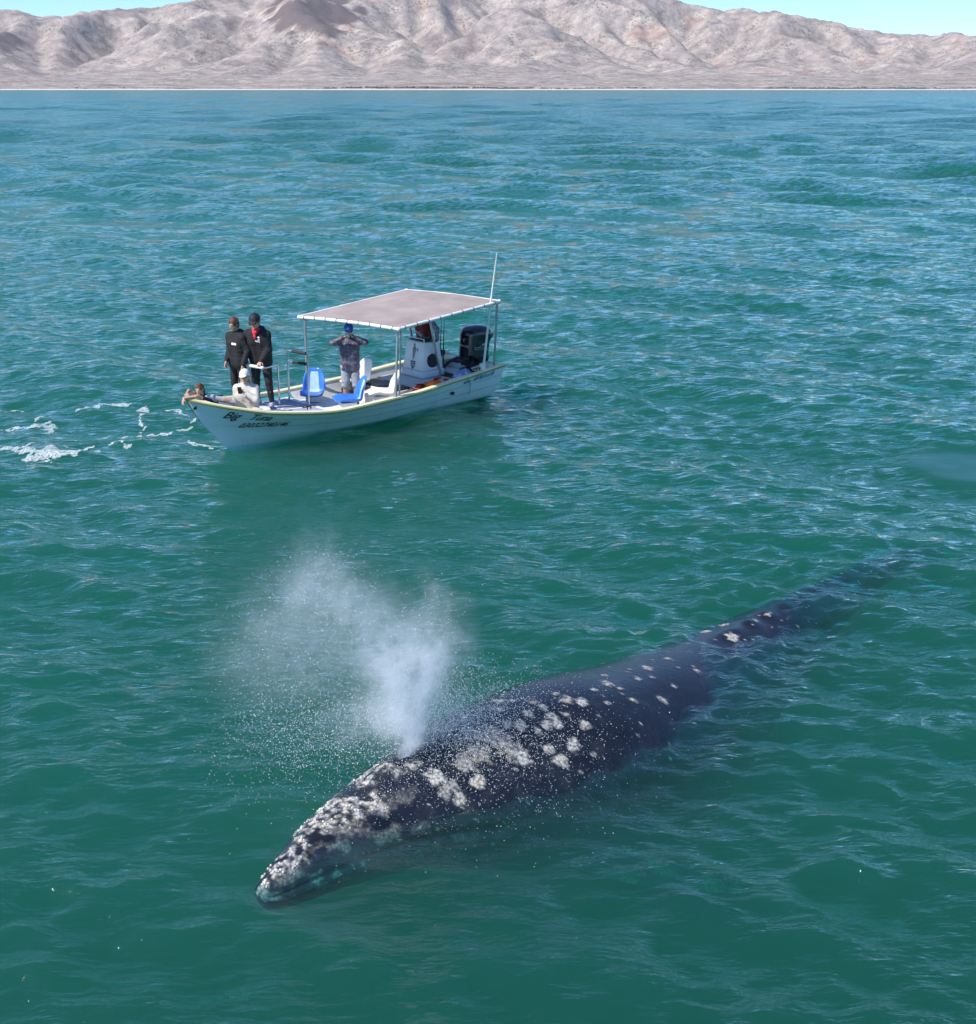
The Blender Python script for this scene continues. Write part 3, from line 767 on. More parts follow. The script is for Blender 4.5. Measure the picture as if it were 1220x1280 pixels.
# helm platform, benches
def box_part(name, lo, hi, mat, bevel=.015):
    c = [(a + b) / 2 for a, b in zip(lo, hi)]; s = [b - a for a, b in zip(lo, hi)]
    return MB().box(c, s).build(name, mat, boat, bevel=bevel)
box_part('helm_platform', (1.0, -.70, .16), (1.98, .42, .42), M_WHITE)
box_part('platform_lid', (1.0, -.84, .424), (2.06, .46, .452), M_DECK, .006)
box_part('forward_locker', (2.02, -.72, .16), (2.52, .30, .40), M_WHITE)
box_part('locker_black_slab', (2.10, -.84, .404), (2.50, .28, .44), M_BLACK, .012)  # plain black slab on the locker top, makes the dark band before the console
box_part('thwart_bench', (3.62, -.70, .16), (4.22, .70, .36), M_WHITE)
box_part('rear_thwart', (2.56, -.72, .16), (2.86, .72, .34), M_WHITE)
box_part('aft_side_box', (.72, .50, .30), (1.36, .84, .50), M_WHITE)
box_part('aft_side_box', (.72, -.84, .30), (1.0, -.70, .50), M_WHITE)

# console
con = MB(); y0c, y1c = -.66, .02
con.hexa([(.90, y0c, .46), (1.52, y0c, .46), (1.52, y1c, .46), (.90, y1c, .46)], [(.90, y0c, .60), (1.52, y0c, .60), (1.52, y1c, .60), (.90, y1c, .60)])
console = con.build('helm_console', M_WHITE, boat, bevel=.02, bseg=3)
cb = MB().hexa([(.92, y0c+.015, .602), (1.50, y0c+.015, .602), (1.50, y1c-.015, .602), (.92, y1c-.015, .602)], [(.98, y0c+.06, 1.16), (1.40, y0c+.06, 1.20), (1.40, y1c-.06, 1.20), (.98, y1c-.06, 1.16)]).build('console_pod', M_WHITE, console, bevel=.025, bseg=3)
MB().hexa([(1.02, y0c+.09, 1.185), (1.36, y0c+.09, 1.205), (1.36, y1c-.09, 1.205), (1.02, y1c-.09, 1.185)], [(1.02, y0c+.09, 1.20), (1.36, y0c+.09, 1.22), (1.36, y1c-.09, 1.22), (1.02, y1c-.09, 1.20)]).build('dash_panel', M_BLACK, console)
MB().tube([(1.38, y0c+.10, 1.20), (1.38, y0c+.10, 1.26), (1.38, y1c-.10, 1.26), (1.38, y1c-.10, 1.20)], .011).build('grab_rail', M_STEEL, console, smooth=True)
wheel = MB(); wc = Vector((.93, -.34, 1.06))
ring = [wc + Vector((.05 * math.cos(a), .17 * math.sin(a), .16 * math.cos(a))) for a in np.linspace(0, 2 * math.pi, 25)]
wheel.tube(ring, .013, 8, cap=False)
for a in (0.5, 2.6, 4.7): wheel.tube([wc, wc + Vector((.05 * math.cos(a), .17 * math.sin(a), .16 * math.cos(a)))], .009, 6)
wheel.tube([wc, wc + Vector((.09, 0, -.02))], .03, 10); wheel.build('steering_wheel', M_BLACK, console, smooth=True)
spk = MB(); ps = Vector((1.22, y1c - .02, .80))
spk.tube([ps + Vector((0, -.02, 0)), ps + Vector((0, .028, -.002))], [.15, .135], 22); spk.tube([ps + Vector((0, .028, 0)), ps + Vector((0, .012, 0))], [.11, .05], 22)
spk.build('loudspeaker', M_BLACK, console, smooth=True)
MB().box((1.2, -.22, 1.245), (.10, .14, .08)).build('fish_finder', M_BLACK, console, bevel=.01)
# emblem on the console front: a grey standing figure over a dark shield with a pale device
def shape_poly(pts): return [(u, v) for u, v in pts], [tuple(range(len(pts)))]
fr_con = lambda u, v: (1.75, -.33 + u, .60 + v)
fig = [(-.03,.30),(-.045,.36),(-.06,.42),(-.05,.47),(-.025,.49),(-.03,.515),(-.015,.55),(.015,.555),(.035,.53),(.03,.50),(.02,.485),(.045,.46),(.05,.41),(.04,.36),(.035,.30),(.02,.22),(-.015,.22)]
# viewer stands ahead of the console, so u runs to starboard there: the picture is laid out mirrored in y
decal('emblem_figure', *shape_poly([(-u, v) for u, v in fig]), fr_con, cb, (-1, 0, 0), M_GREY, console, .004)
decal('emblem_leaf', *shape_poly([(.10 + a, .42 + b) for a, b in ((-.025,0),(-.02,.035),(.0,.05),(.022,.035),(.025,0),(.01,-.025),(-.012,-.025))]), fr_con, cb, (-1, 0, 0), M_GREY, console, .004)
sh = [(-.075,.20),(-.07,.10),(-.03,.04),(0,.015),(.03,.04),(.07,.10),(.075,.20),(.03,.185),(0,.20),(-.03,.185)]
decal('emblem_shield', *shape_poly(sh), fr_con, cb, (-1, 0, 0), M_INK, console, .004)
for bar in ([(-.055,.165),(-.005,.165),(-.005,.15),(-.055,.15)], [(.012,.165),(.055,.165),(.052,.145),(.012,.15)], [(-.05,.125),(.01,.13),(.012,.112),(-.045,.105)], [(.02,.12),(.045,.12),(.04,.085),(.015,.08)], [(-.03,.08),(.0,.085),(.0,.055),(-.018,.06)]):
    decal('emblem_bar', *shape_poly(bar), fr_con, cb, (-1, 0, 0), M_LGREY, console, .007)

# canopy on posts
CF_S, CF_P, CA_P, CA_S = Vector((3.88, -.93, 1.94)), Vector((3.18, 1.24, 1.905)), Vector((.36, 1.10, 2.065)), Vector((.95, -1.10, 2.105))
def canopy_pt(u, v):
    """u 0 front..1 back, v 0 starboard..1 port; slightly sagging cloth over a ridge"""
    a = CF_S.lerp(CF_P, v); b = CA_S.lerp(CA_P, v); p = a.lerp(b, u)
    p.z += 0.05 * math.sin(math.pi * v) * (0.5 + .5 * math.sin(math.pi * u)) + 0.012 * math.sin(3 * math.pi * u) * math.sin(math.pi * v)
    return p
nU, nV = 36, 28
cv = [canopy_pt(u, v) + Vector((0, 0, .028 + .006 * float(noise2(u * 7, v * 6, 3)))) for u in np.linspace(0.01, .99, nU) for v in np.linspace(0.01, .99, nV)]
cv += [p - Vector((0, 0, .008)) for p in cv]
qf = [tuple(map(int, q)) for q in grid_quads(nU, nV)]
can = MB().add(cv, qf + [tuple(i + nU * nV for i in q[::-1]) for q in qf]).build('canopy', M_CANVAS, boat, smooth=True)
def edge_pts(f, n=14): return [f(t) for t in np.linspace(0, 1, n)]
fr = MB()
for f in (lambda t: canopy_pt(0, t), lambda t: canopy_pt(1, t), lambda t: canopy_pt(t, 0), lambda t: canopy_pt(t, 1)):
    fr.tube(edge_pts(f), .034, 10)
for c in (CF_S, CF_P, CA_P, CA_S): fr.ball(c, .045, 12, 8)
fr.build('canopy_edge_tube', M_PVC, can, smooth=True)
for u in (.33, .66):
    MB().tube(edge_pts(lambda t: canopy_pt(u, t) - Vector((0, 0, .02))), .018, 8).build('canopy_rib', M_GALV, can, smooth=True)
for k in range(9):                                             # lashings round the edge tube
    t = (k + .5) / 9
    for f, ax in ((lambda q: canopy_pt(q, 1), (CA_P - CF_P)), (lambda q: canopy_pt(0, q), (CF_P - CF_S))):
        p = f(t); a = ax.normalized() * .008
        MB().tube([p - a, p + a], .038, 10).build('lashing', M_BLACK, can, smooth=True)
for p, s_, side in ((CF_S, .525, -1), (CF_P, .44, 1)):
    base = sheer(s_, side, .04, .03); top = p + Vector((-.06, -.10 * side, -.02))
    pst = MB().tube([base, base.lerp(top, .5), top], .024, 10).build('canopy_post', M_GALV, can, smooth=True)
    MB().box(base + Vector((0, 0, .012)), (.10, .08, .02)).build('post_foot', M_STEEL, pst, bevel=.004)
pst = MB().tube([sheer(.425, 1, .05, .03), CF_P + Vector((-.15, -.11, -.02))], .016, 8).build('canopy_post', M_GALV, can, smooth=True)
for (x, y, z_), p in (((.22, .82, .65), CA_P), ((.36, -.84, .65), CA_S), ((1.02, .02, .46), canopy_pt(.72, .52)), ((1.0, -.70, .46), canopy_pt(.75, .25))):
    b0 = Vector((x, y, z_)); top = Vector(p) + Vector((.06 if x < .5 else 0, 0, -.02))
    pst = MB().tube([b0, top], .024, 10).build('canopy_post', M_GALV, can, smooth=True)
    MB().box(b0 + Vector((0, 0, .01)), (.10, .09, .02)).build('post_foot', M_STEEL, pst, bevel=.004)
MB().tube([Vector((.63, .91, .655)), Vector((.60, 1.06, 1.85)), Vector((.56, 1.23, 3.08))], [.026, .022, .009], 10).build('whip_antenna', M_PVC, boat, smooth=True)
box_part('antenna_bracket', (.57, .85, .648), (.69, .93, .80), M_WHITE, .01)

# outboard motor
eng = SDF((-.75, -.55, .42), (.75, .65, 1.5), .02)
eng.rbox((.06, .06, 1.00), (.62, .46, .72), .15, Matrix.Rotation(R(-6), 3, 'Y'), k=.05)
eng.ell((-.10, .06, 1.22), (.36, .25, .17), Matrix.Rotation(R(-12), 3, 'Y'), k=.10)
eng.rbox((.02, .06, .68), (.50, .38, .22), .09, None, k=.08)
eng.rbox((.0, .29, .95), (.50, .06, .07), .03, Matrix.Rotation(R(-8), 3, 'Y'), sub=True)
M_COWL = pm('engine_cowl_paint', (0.008, 0.009, 0.014), 0.16, var=0.1, coat=0.6)
motor = eng.build('outboard_motor', M_COWL, boat)
mm_ = MB(); mm_.box((-.02, .06, .50), (.26, .22, .30)); mm_.box((-.06, .06, .15), (.18, .12, .60)); mm_.box((-.10, .06, -.22), (.40, .06, .04)); mm_.box((-.12, .06, -.42), (.14, .05, .40))
mm_.build('motor_leg', M_BLACK, motor, bevel=.02)
MB().box((.27, .06, .56), (.10, .34, .24)).build('motor_clamp', M_BLACK, motor, bevel=.015)
pr = MB(); pr.tube([(-.14, .06, -.50), (.20, .06, -.50)], [.06, .05], 12)
for a in (0, 2.09, 4.19): pr.box((-.20, .06 + .09 * math.cos(a), -.50 + .09 * math.sin(a)), (.02, .13, .07), Matrix.Rotation(a, 3, 'X'))
pr.build('propeller', M_BLACK, motor)
hose = [(.34, .02, .62), (.46, -.02, .66), (.62, -.12, .62), (.78, -.22, .50)]
MB().tube([(.33, .0, .72), (.45, -.06, .74), (.60, -.16, .66), (.74, -.24, .50)], .035, 10).build('rigging_hose', M_BLACK, motor, smooth=True)
fe = lambda u, v: (.9, .06 + u, 1.0 + v)
logo_v, logo_f = text_mesh('Mercury', .085, .2)
wv = max(v[0] for v in logo_v)
decal('motor_lettering', [(-(v[0] - wv / 2) * -1 * 1.0, v[1]) for v in logo_v], logo_f, lambda u, v: (.9, .06 + u, .98 + v), motor, (-1, 0, 0), M_LGREY, motor, .003)
ringp = [(.035 * math.cos(a), .035 * math.sin(a) + .12) for a in np.linspace(0, 5.0, 16)] + [(.022 * math.cos(a), .022 * math.sin(a) + .12) for a in np.linspace(5.0, 0, 16)]
decal('motor_emblem', *shape_poly(ringp), fe, motor, (-1, 0, 0), M_LGREY, motor, .003)
for st in ([(-.16, -.06), (.0, .03), (.10, .05), (.02, .01)], [(-.05, -.03), (.06, .02), (.16, .035), (.07, -.005)]):
    decal('motor_stripe', *shape_poly(st), lambda u, v: (.02 - u, .9, 1.0 + v), motor, (0, -1, 0), M_LGREY, motor, .003)

# leaning rail at the bow and the rod frame
rail = MB().tube([(4.90, -.30, FD(4.9)), (4.98, -.17, .9), (5.02, -.10, 1.27), (5.05, -.08, 1.31), (5.36, .03, 1.32), (5.41, .0, 1.32), (5.57, -.80, 1.32), (5.55, -.84, 1.32), (5.20, -.88, 1.31), (5.16, -.86, 1.27), (5.12, -.74, FD(5.1))], .017, 10).build('leaning_rail', M_STEEL, boat, smooth=True)
MB().tube([(5.41, .0, 1.32), (5.57, -.78, 1.32)], .030, 10).build('rail_wrap', M_PVC, rail, smooth=True)
MB().tube([(5.52, -.72, FD(5.5)), (5.54, -.74, 1.32)], .017, 10).build('rail_post', M_STEEL, rail, smooth=True)
fa, fb = Vector((4.50, -.54, FD(4.5))), Vector((4.40, -.04, FD(4.4)))
rf = MB().tube([fa, fa + Vector((-.02, 0, 1.02))], .019, 10).tube([fb, fb + Vector((-.02, 0, 1.02))], .019, 10).build('rod_frame', M_STEEL, boat, smooth=True)
for hz in (1.005, .80):
    a, b = fa + Vector((-.02, 0, hz)), fb + Vector((-.02, 0, hz)); MB().tube([a, b], .015, 8).build('frame_bar', M_STEEL, rf, smooth=True)
    MB().tube([a.lerp(b, .28), a.lerp(b, .93)], .032, 12).build('foam_roller', M_RUBBER, rf, smooth=True)
    MB().tube([a.lerp(b, .06), a.lerp(b, .27)], .032, 12).build('roller_end', M_STEEL, rf, smooth=True)
# deck fittings
for x, y in ((4.95, .72), (.75, .88), (6.2, -.40)):
    z_ = float(zg(x / BL)) + .036
    MB().tube([(x - .14, y, z_ + .045), (x + .14, y, z_ + .045)], [.012, .012], 8).tube([(x - .04, y, z_ - .01), (x - .04, y, z_ + .045)], .012, 8).tube([(x + .04, y, z_ - .01), (x + .04, y, z_ + .045)], .012, 8).build('mooring_cleat', M_BLACK, boat, smooth=True)
# hull lettering
def side_frame(x0, z0, slope):
    return lambda u, v: (x0 - u, 2.0, z0 + v + slope * u)
for body, size, x0, z0, slope, mt, sp in (('Big', .21, 6.52, .625, -.20, M_INK, .95), ('Tuna', .19, 6.12, .555, -.17, M_INK, .92), ('03032740146', .150, 6.20, .375, -.07, M_INK, 1.0)):
    tv, tf = text_mesh(body, size, .45, space=sp)
    decal('hull_lettering', tv, tf, side_frame(x0, z0, slope), hull, (0, -1, 0), mt, hull, .011)
# worn script near the stern: only broken brush strokes are left of it
sr_ = np.random.default_rng(3)
for k in range(17):
    u0 = .055 * k + (.05 if k in (4, 5, 6) else 0); hgt = sr_.uniform(.05, .12); bend = sr_.uniform(-.02, .03); w_ = sr_.uniform(.008, .016)
    pts = [(u0 + .35 * hgt * t + bend * math.sin(t * 3.1), hgt * t, w_ * (.4 + math.sin(t * 3.0))) for t in np.linspace(0, 1, 7)]
    poly = [(u - w, v) for u, v, w in pts] + [(u + w, v) for u, v, w in pts[::-1]]
    decal('worn_lettering', *shape_poly(poly), side_frame(1.26, .47, .04), hull, (0, -1, 0), M_INK if k < 1 else M_INKB, hull, .010)
fish = [(-.06,.0),(-.03,.04),(.02,.035),(.06,.065),(.05,.02),(.075,-.02),(.03,-.02),(.0,-.04),(-.035,-.03)]
decal('bow_emblem', *shape_poly([(u * .4, v) for u, v in fish]), side_frame(6.93, .84, 0), hull, (0, -1, 0), M_INK, hull, .004)
decal('bow_emblem', *shape_poly([(.01 + u * .24, -.03 + v * .6) for u, v in fish]), side_frame(6.93, .83, 0), hull, (0, -1, 0), M_WHITE, hull, .007)
MB().tube([(1.55, .93, .33), (1.55, .985, .33)], .035, 14).build('scupper', M_BLACK, hull, smooth=True)
hp_ = lambda x, z_: Vector((x, float(yg(x / BL)) + .03, z_))
MB().tube([hp_(1.18, .56), hp_(1.12, .42), Vector((1.05, .90, .20))], .004, 6).build('trailing_cord', M_BLACK, boat, smooth=True)

# bucket seats
def bucket_seat(x, y, z_, yaw, mat, back_mat):
    """one-piece plastic shell: pan, upright back with rolled sides"""
    n, m = 26, 15; prof = []
    for i in range(n):
        t = i / (n - 1)
        if t < .42: prof.append((.24 - .46 * (t / .42), .015 + .02 * math.cos(t / .42 * math.pi) * 1.0, .215 + .015 * math.sin(t / .42 * 3)))
        elif t < .55:
            a = (t - .42) / .13 * math.pi / 2 * .9
            prof.append((-.22 - .07 * math.sin(a), .07 * (1 - math.cos(a)), .225))
        else:
            u = (t - .55) / .45
            prof.append((-.288 - .10 * u, .06 + .40 * u, (.225 - .05 * u) * (1 - .55 * u ** 7)))
    Vv = []
    for i, (px_, pz_, hw) in enumerate(prof):
        tx = prof[min(i + 1, n - 1)][0] - prof[max(i - 1, 0)][0]; tz = prof[min(i + 1, n - 1)][1] - prof[max(i - 1, 0)][1]
        l = math.hypot(tx, tz); nxn, nzn = tz / l, -tx / l
        for j in range(m):
            c = j / (m - 1) * 2 - 1
            lip = .085 * abs(c) ** 3.2 * min(1, .3 + i * .2, .15 + (n - 1 - i) * .12)
            Vv.append((px_ + nxn * lip, c * hw, pz_ + nzn * lip))
    root = empty('bucket_seat', (x, y, z_), yaw, boat)
    Vv = np.array(Vv); th = Vv.copy(); g = grid_quads(n, m)
    # thickness from the underside
    P3 = Vv.reshape(n, m, 3); du = np.gradient(P3, axis=0); dv = np.gradient(P3, axis=1); nn = np.cross(dv, du); nn /= np.linalg.norm(nn, axis=-1, keepdims=True)
    under = (P3 - nn * .012).reshape(-1, 3); 
    rim = []
    b = list(range(m)) + [i * m + m - 1 for i in range(1, n)] + [(n - 1) * m + j for j in range(m - 2, -1, -1)] + [i * m for i in range(n - 2, 0, -1)]
    for k in range(len(b)): rim.append([b[k], b[(k + 1) % len(b)], b[(k + 1) % len(b)] + n * m, b[k] + n * m])
    sh_ = fast_mesh('seat_shell', np.concatenate([Vv, under]), np.concatenate([g, g[:, ::-1] + n * m, np.array(rim)]), mat, root)
    if back_mat:
        rows = range(11, n - 2); cols = range(4, 11); vs = [tuple(P3[i, j] + nn[i, j] * .004) for i in rows for j in cols]
        nr, nc = len(rows), len(cols)
        MB().add(vs, [tuple(map(int, q)) for q in grid_quads(nr, nc)]).build('faded_panel', back_mat, root, smooth=True)
    MB().box((-.02, 0, -.06), (.30, .26, .10)).build('seat_mount', M_WHITE, root, bevel=.01)
    return root
bucket_seat(4.02, -.42, .485, R(46), M_BLUE, M_FADE)
bucket_seat(3.84, .42, .485, R(-24), M_BLUE, M_FADE)
bucket_seat(2.98, .40, .455, R(-30), M_PVC, None)
bucket_seat(2.72, -.72, .455, R(5), M_PVC, None)
# ------------------------------------------------------------------ loose things in the boat (top-level, placed with the boat's matrix)
def aboard(name, x, y, z_, yaw=0.0):
    e = bpy.data.objects.new(name, None); e.empty_display_size = .2; col.objects.link(e)
    e.matrix_world = BM @ Matrix.Translation((x, y, z_)) @ Matrix.Rotation(yaw, 4, 'Z')
    return e
M_BAG = pm('black_bag_fabric', (0.02, 0.022, 0.03), 0.6, var=0.3, scale=14, bump=0.5, bscale=30)
t = aboard('duffel_bag', 2.86, -.66, .17, .4)
tag(t, 'black fabric bag slumped on the floor by the far gunwale beside the photographer', 'bag')
s = SDF((-.35, -.3, -.05), (.35, .3, .5), .016); s.ell((0, 0, .17), (.25, .20, .17), k=.03); s.ell((.08, .02, .24), (.13, .14, .11), k=.06); s.wrinkle(.02, 11, 9, 13, 4); s.build('bag_body', M_BAG, t)
MB().tube([(-.16, .05, .27), (-.08, .10, .38), (.06, .10, .39), (.14, .04, .31)], .014, 8).build('strap', M_BLACK, t, smooth=True)

M_VEST = pm('red_vest_fabric', (0.62, 0.055, 0.02), 0.7, var=0.25, scale=10, bump=0.4, bscale=30)
M_VESTO = pm('orange_vest_fabric', (0.75, 0.16, 0.02), 0.7, var=0.25, scale=10, bump=0.4, bscale=30)
def life_vest(x, y, z_, yaw, tilt, mat, label):
    t = aboard('life_vest', x, y, z_, yaw)
    tag(t, label, 'life vest', 'life vests stowed beside the helm platform')
    Mx = Matrix.Rotation(tilt, 3, 'Y')
    s = SDF((-.32, -.3, -.2), (.32, .3, .32), .015)
    for sy in (-1, 1):
        s.rbox(Mx @ Vector((0, sy * .10, .08)), (.34, .15, .10), .045, Mx, k=.02)
    s.cap(Mx @ Vector((.17, -.09, .09)), Mx @ Vector((.17, .09, .09)), .05, k=.03)
    s.wrinkle(.012, 12, 10, 12, 9); s.build('foam_panels', mat, t)
    for hx in (-.07, .06):
        MB().box(Mx @ Vector((hx, 0, .135)), (.03, .32, .008), Mx).build('webbing', M_BLACK, t)
life_vest(2.00, .58, .36, .5, .3, M_VEST, 'dark red life vest at the forward end of the row under the platform edge')
life_vest(1.78, .60, .40, 1.2, -.4, M_VESTO, 'orange life vest lying next to a pale float under the platform edge')
life_vest(1.54, .58, .40, .2, .5, M_VEST, 'red life vest at the aft end of the row under the platform edge')
t = aboard('net_float', 1.66, .72, .52); tag(t, 'round pale pink float lying between red and orange life vests', 'float')
MB().ball((0, 0, .0), (.10, .09, .09), 16, 10).build('float_body', pm('pale_float', (.75, .42, .34), .5), t, smooth=True); MB().tube([(.08, 0, 0), (.125, 0, 0)], [.03, .022], 10).build('float_collar', M_BLACK, t, smooth=True)
t = aboard('net_float', 2.24, .60, .36); tag(t, 'dull dark red round float lying nearest the white seat', 'float')
MB().ball((0, 0, .0), (.12, .10, .10), 16, 10).build('float_body', pm('dull_float', (.30, .06, .05), .6), t, smooth=True); MB().tube([(-.10, 0, 0), (-.145, 0, 0)], [.03, .022], 10).build('float_collar', M_BLACK, t, smooth=True)

MB().hexa([(1.40, .44, .16), (2.34, .44, .16), (2.34, .74, .16), (1.40, .74, .16)], [(1.40, .44, .33), (2.34, .44, .33), (2.34, .78, .33), (1.40, .78, .33)]).build('side_shelf', M_WHITE, boat, bevel=.01)
# rods in the aft holders
def rod(x, y, z_, top, label, reel=True):
    t = aboard('fishing_rod', x, y, z_)
    tag(t, label, 'fishing rod', 'fishing rods standing behind the console')
    d = Vector(top)
    MB().tube([(0, 0, -.0), d * .44], .016, 8).build('rod_grip', M_RUBBER, t, smooth=True)
    MB().tube([d * .43, d * .7, d], [.013, .009, .005], 8).build('rod_blank', M_BLACK, t, smooth=True)
    for q in (.6, .72, .84, .94):
        c = d * q + Vector((.018, 0, 0)); MB().tube([c + Vector((.012 * math.cos(a), 0, .012 * math.sin(a))) for a in np.linspace(0, 6.283, 9)], .0025, 5, cap=False).build('line_guide', M_STEEL, t)
    c = d * .45 + Vector((.05, 0, 0))
    re = MB().tube([c + Vector((0, -.05, 0)), c + Vector((0, .05, 0))], .045, 14).tube([c + Vector((0, -.06, 0)), c + Vector((0, -.05, 0))], .058, 14).tube([c + Vector((0, .05, 0)), c + Vector((0, .06, 0))], .058, 14).build('reel', M_BLACK, t, smooth=True)
    MB().tube([c + Vector((0, .06, 0)), c + Vector((0, .085, 0)), c + Vector((.05, .085, .02))], .007, 6).build('reel_handle', M_STEEL, re, smooth=True)
rod(.86, -.10, .16, (-.05, .04, 1.70), 'tall black fishing rod with a big reel standing closest to the outboard')
rod(.95, -.12, .16, (-.16, -.05, 1.55), 'shorter black fishing rod standing between the helmsman and another rod')

# bundles and covers on the aft deck
t = aboard('folded_tarp', .95, .62, .50, .3); tag(t, 'crumpled blue and white cloth on the aft deck beside the motor hose', 'cloth')
s = SDF((-.35, -.25, -.05), (.35, .25, .25), .014); s.ell((0, 0, .05), (.28, .17, .07), k=.03); s.ell((.1, .05, .09), (.12, .09, .06), k=.05); s.ell((-.12, -.04, .08), (.11, .09, .06), k=.05); s.wrinkle(.028, 13, 15, 12, 2)
s.build('cloth_bundle', pm('blue_white_cloth', (.10, .18, .50), .8, c2=(.62, .66, .78), scale=9), t)
s = SDF((-.2, -.2, -.04), (.2, .2, .14), .012); s.ell((.05, .08, .11), (.10, .07, .028), k=.02); s.wrinkle(.012, 20, 20, 15, 8); s.build('cloth_fold', pm('pale_cloth', (.6, .68, .8), .8), t)
t = aboard('fuel_tank', .54, .40, .475, .2); tag(t, 'low black fuel tank on the aft deck under the outboard cowling', 'fuel tank')
MB().hexa([(-.22,-.16,0),(.22,-.16,0),(.22,.16,0),(-.22,.16,0)], [(-.19,-.13,.14),(.17,-.13,.16),(.17,.13,.16),(-.19,.13,.14)]).build('tank_body', M_BLACK, t, bevel=.03, bseg=3); MB().tube([(.0, .02, .15), (.0, .02, .19)], .04, 12).build('tank_cap', M_BLACK, t, smooth=True)

# ------------------------------------------------------------------ people
M_SKIN = pm('fair_skin', (0.55, 0.33, 0.24), 0.5, var=0.08, scale=18)
M_SKIN2 = pm('tanned_skin', (0.40, 0.23, 0.155), 0.5, var=0.1, scale=18)
M_HOOD = pm('black_fleece', (0.012, 0.012, 0.014), 0.85, var=0.3, scale=12, bump=0.5, bscale=40)
M_PANT = pm('black_trousers', (0.014, 0.014, 0.017), 0.8, var=0.3, scale=12, bump=0.4, bscale=40)
M_CREAM = pm('cream_fleece', (0.58, 0.54, 0.48), 0.85, var=0.06, scale=10, bump=0.2, bscale=40)
M_SHORT = pm('grey_shorts_cloth', (0.30, 0.32, 0.36), 0.85, var=0.12, scale=10, bump=0.4, bscale=40)
M_CAMO = pm('navy_patterned_shell', (0.010, 0.012, 0.026), 0.5, c2=(0.16, 0.15, 0.20), scale=20, bump=0.4, bscale=30)
M_SLEEVE = pm('patterned_sleeve', (0.05, 0.05, 0.09), 0.6, c2=(0.55, 0.52, 0.56), scale=22, bump=0.3)
M_MAROON = pm('maroon_shirt', (0.20, 0.018, 0.018), 0.8, var=0.2, bump=0.4)
M_HAIRD = pm('dark_brown_hair', (0.045, 0.025, 0.015), 0.55, var=0.4, scale=30, bump=0.6, bscale=80)
M_HAIRB = pm('brown_hair', (0.11, 0.05, 0.025), 0.55, var=0.4, scale=30, bump=0.6, bscale=80)
M_HAIRY = pm('blonde_hair', (0.50, 0.33, 0.15), 0.55, var=0.3, scale=30, bump=0.6, bscale=80)
M_CAPB = pm('black_cap_cloth', (0.012, 0.013, 0.016), 0.7, var=0.2)
M_CAPW = pm('white_cap_cloth', (0.72, 0.70, 0.66), 0.8, var=0.06)
M_CAPBL = pm('blue_cap_cloth', (0.03, 0.15, 0.50), 0.7, var=0.15)
M_RED = pm('red_bandana', (0.62, 0.03, 0.06), 0.8, var=0.2, scale=25)
M_SOCK = pm('grey_blue_sock', (0.30, 0.33, 0.45), 0.8, var=0.15)
M_SHOE = pm('dark_shoe', (0.03, 0.03, 0.035), 0.6, var=0.2)
M_EYE = pm('dark_eye', (0.02, 0.015, 0.012), 0.2)
M_LIP = pm('lip', (0.42, 0.16, 0.14), 0.5)
M_SHADES = pm('sunglasses_lens', (0.008, 0.008, 0.01), 0.08, coat=0.5)
M_MARK = pm('white_print', (0.78, 0.78, 0.76), 0.7, var=0.05)
M_CAMERA = pm('camera_body', (0.10, 0.10, 0.105), 0.4)

def ik(a, b, l1, l2, pole):
    a, b = Vector(a), Vector(b); d = b - a; L = min(d.length, (l1 + l2) * .999); u = d.normalized()
    x = (L * L + l1 * l1 - l2 * l2) / (2 * L); hgt = math.sqrt(max(l1 * l1 - x * x, 1e-6))
    p = Vector(pole); p = (p - u * p.dot(u)).normalized()
    return a + u * x + p * hgt
def basis(fwd, up=(0, 0, 1)):
    f = Vector(fwd).normalized(); l = Vector(up).cross(f).normalized(); u = f.cross(l)
    return Matrix((f, l, u)).transposed()

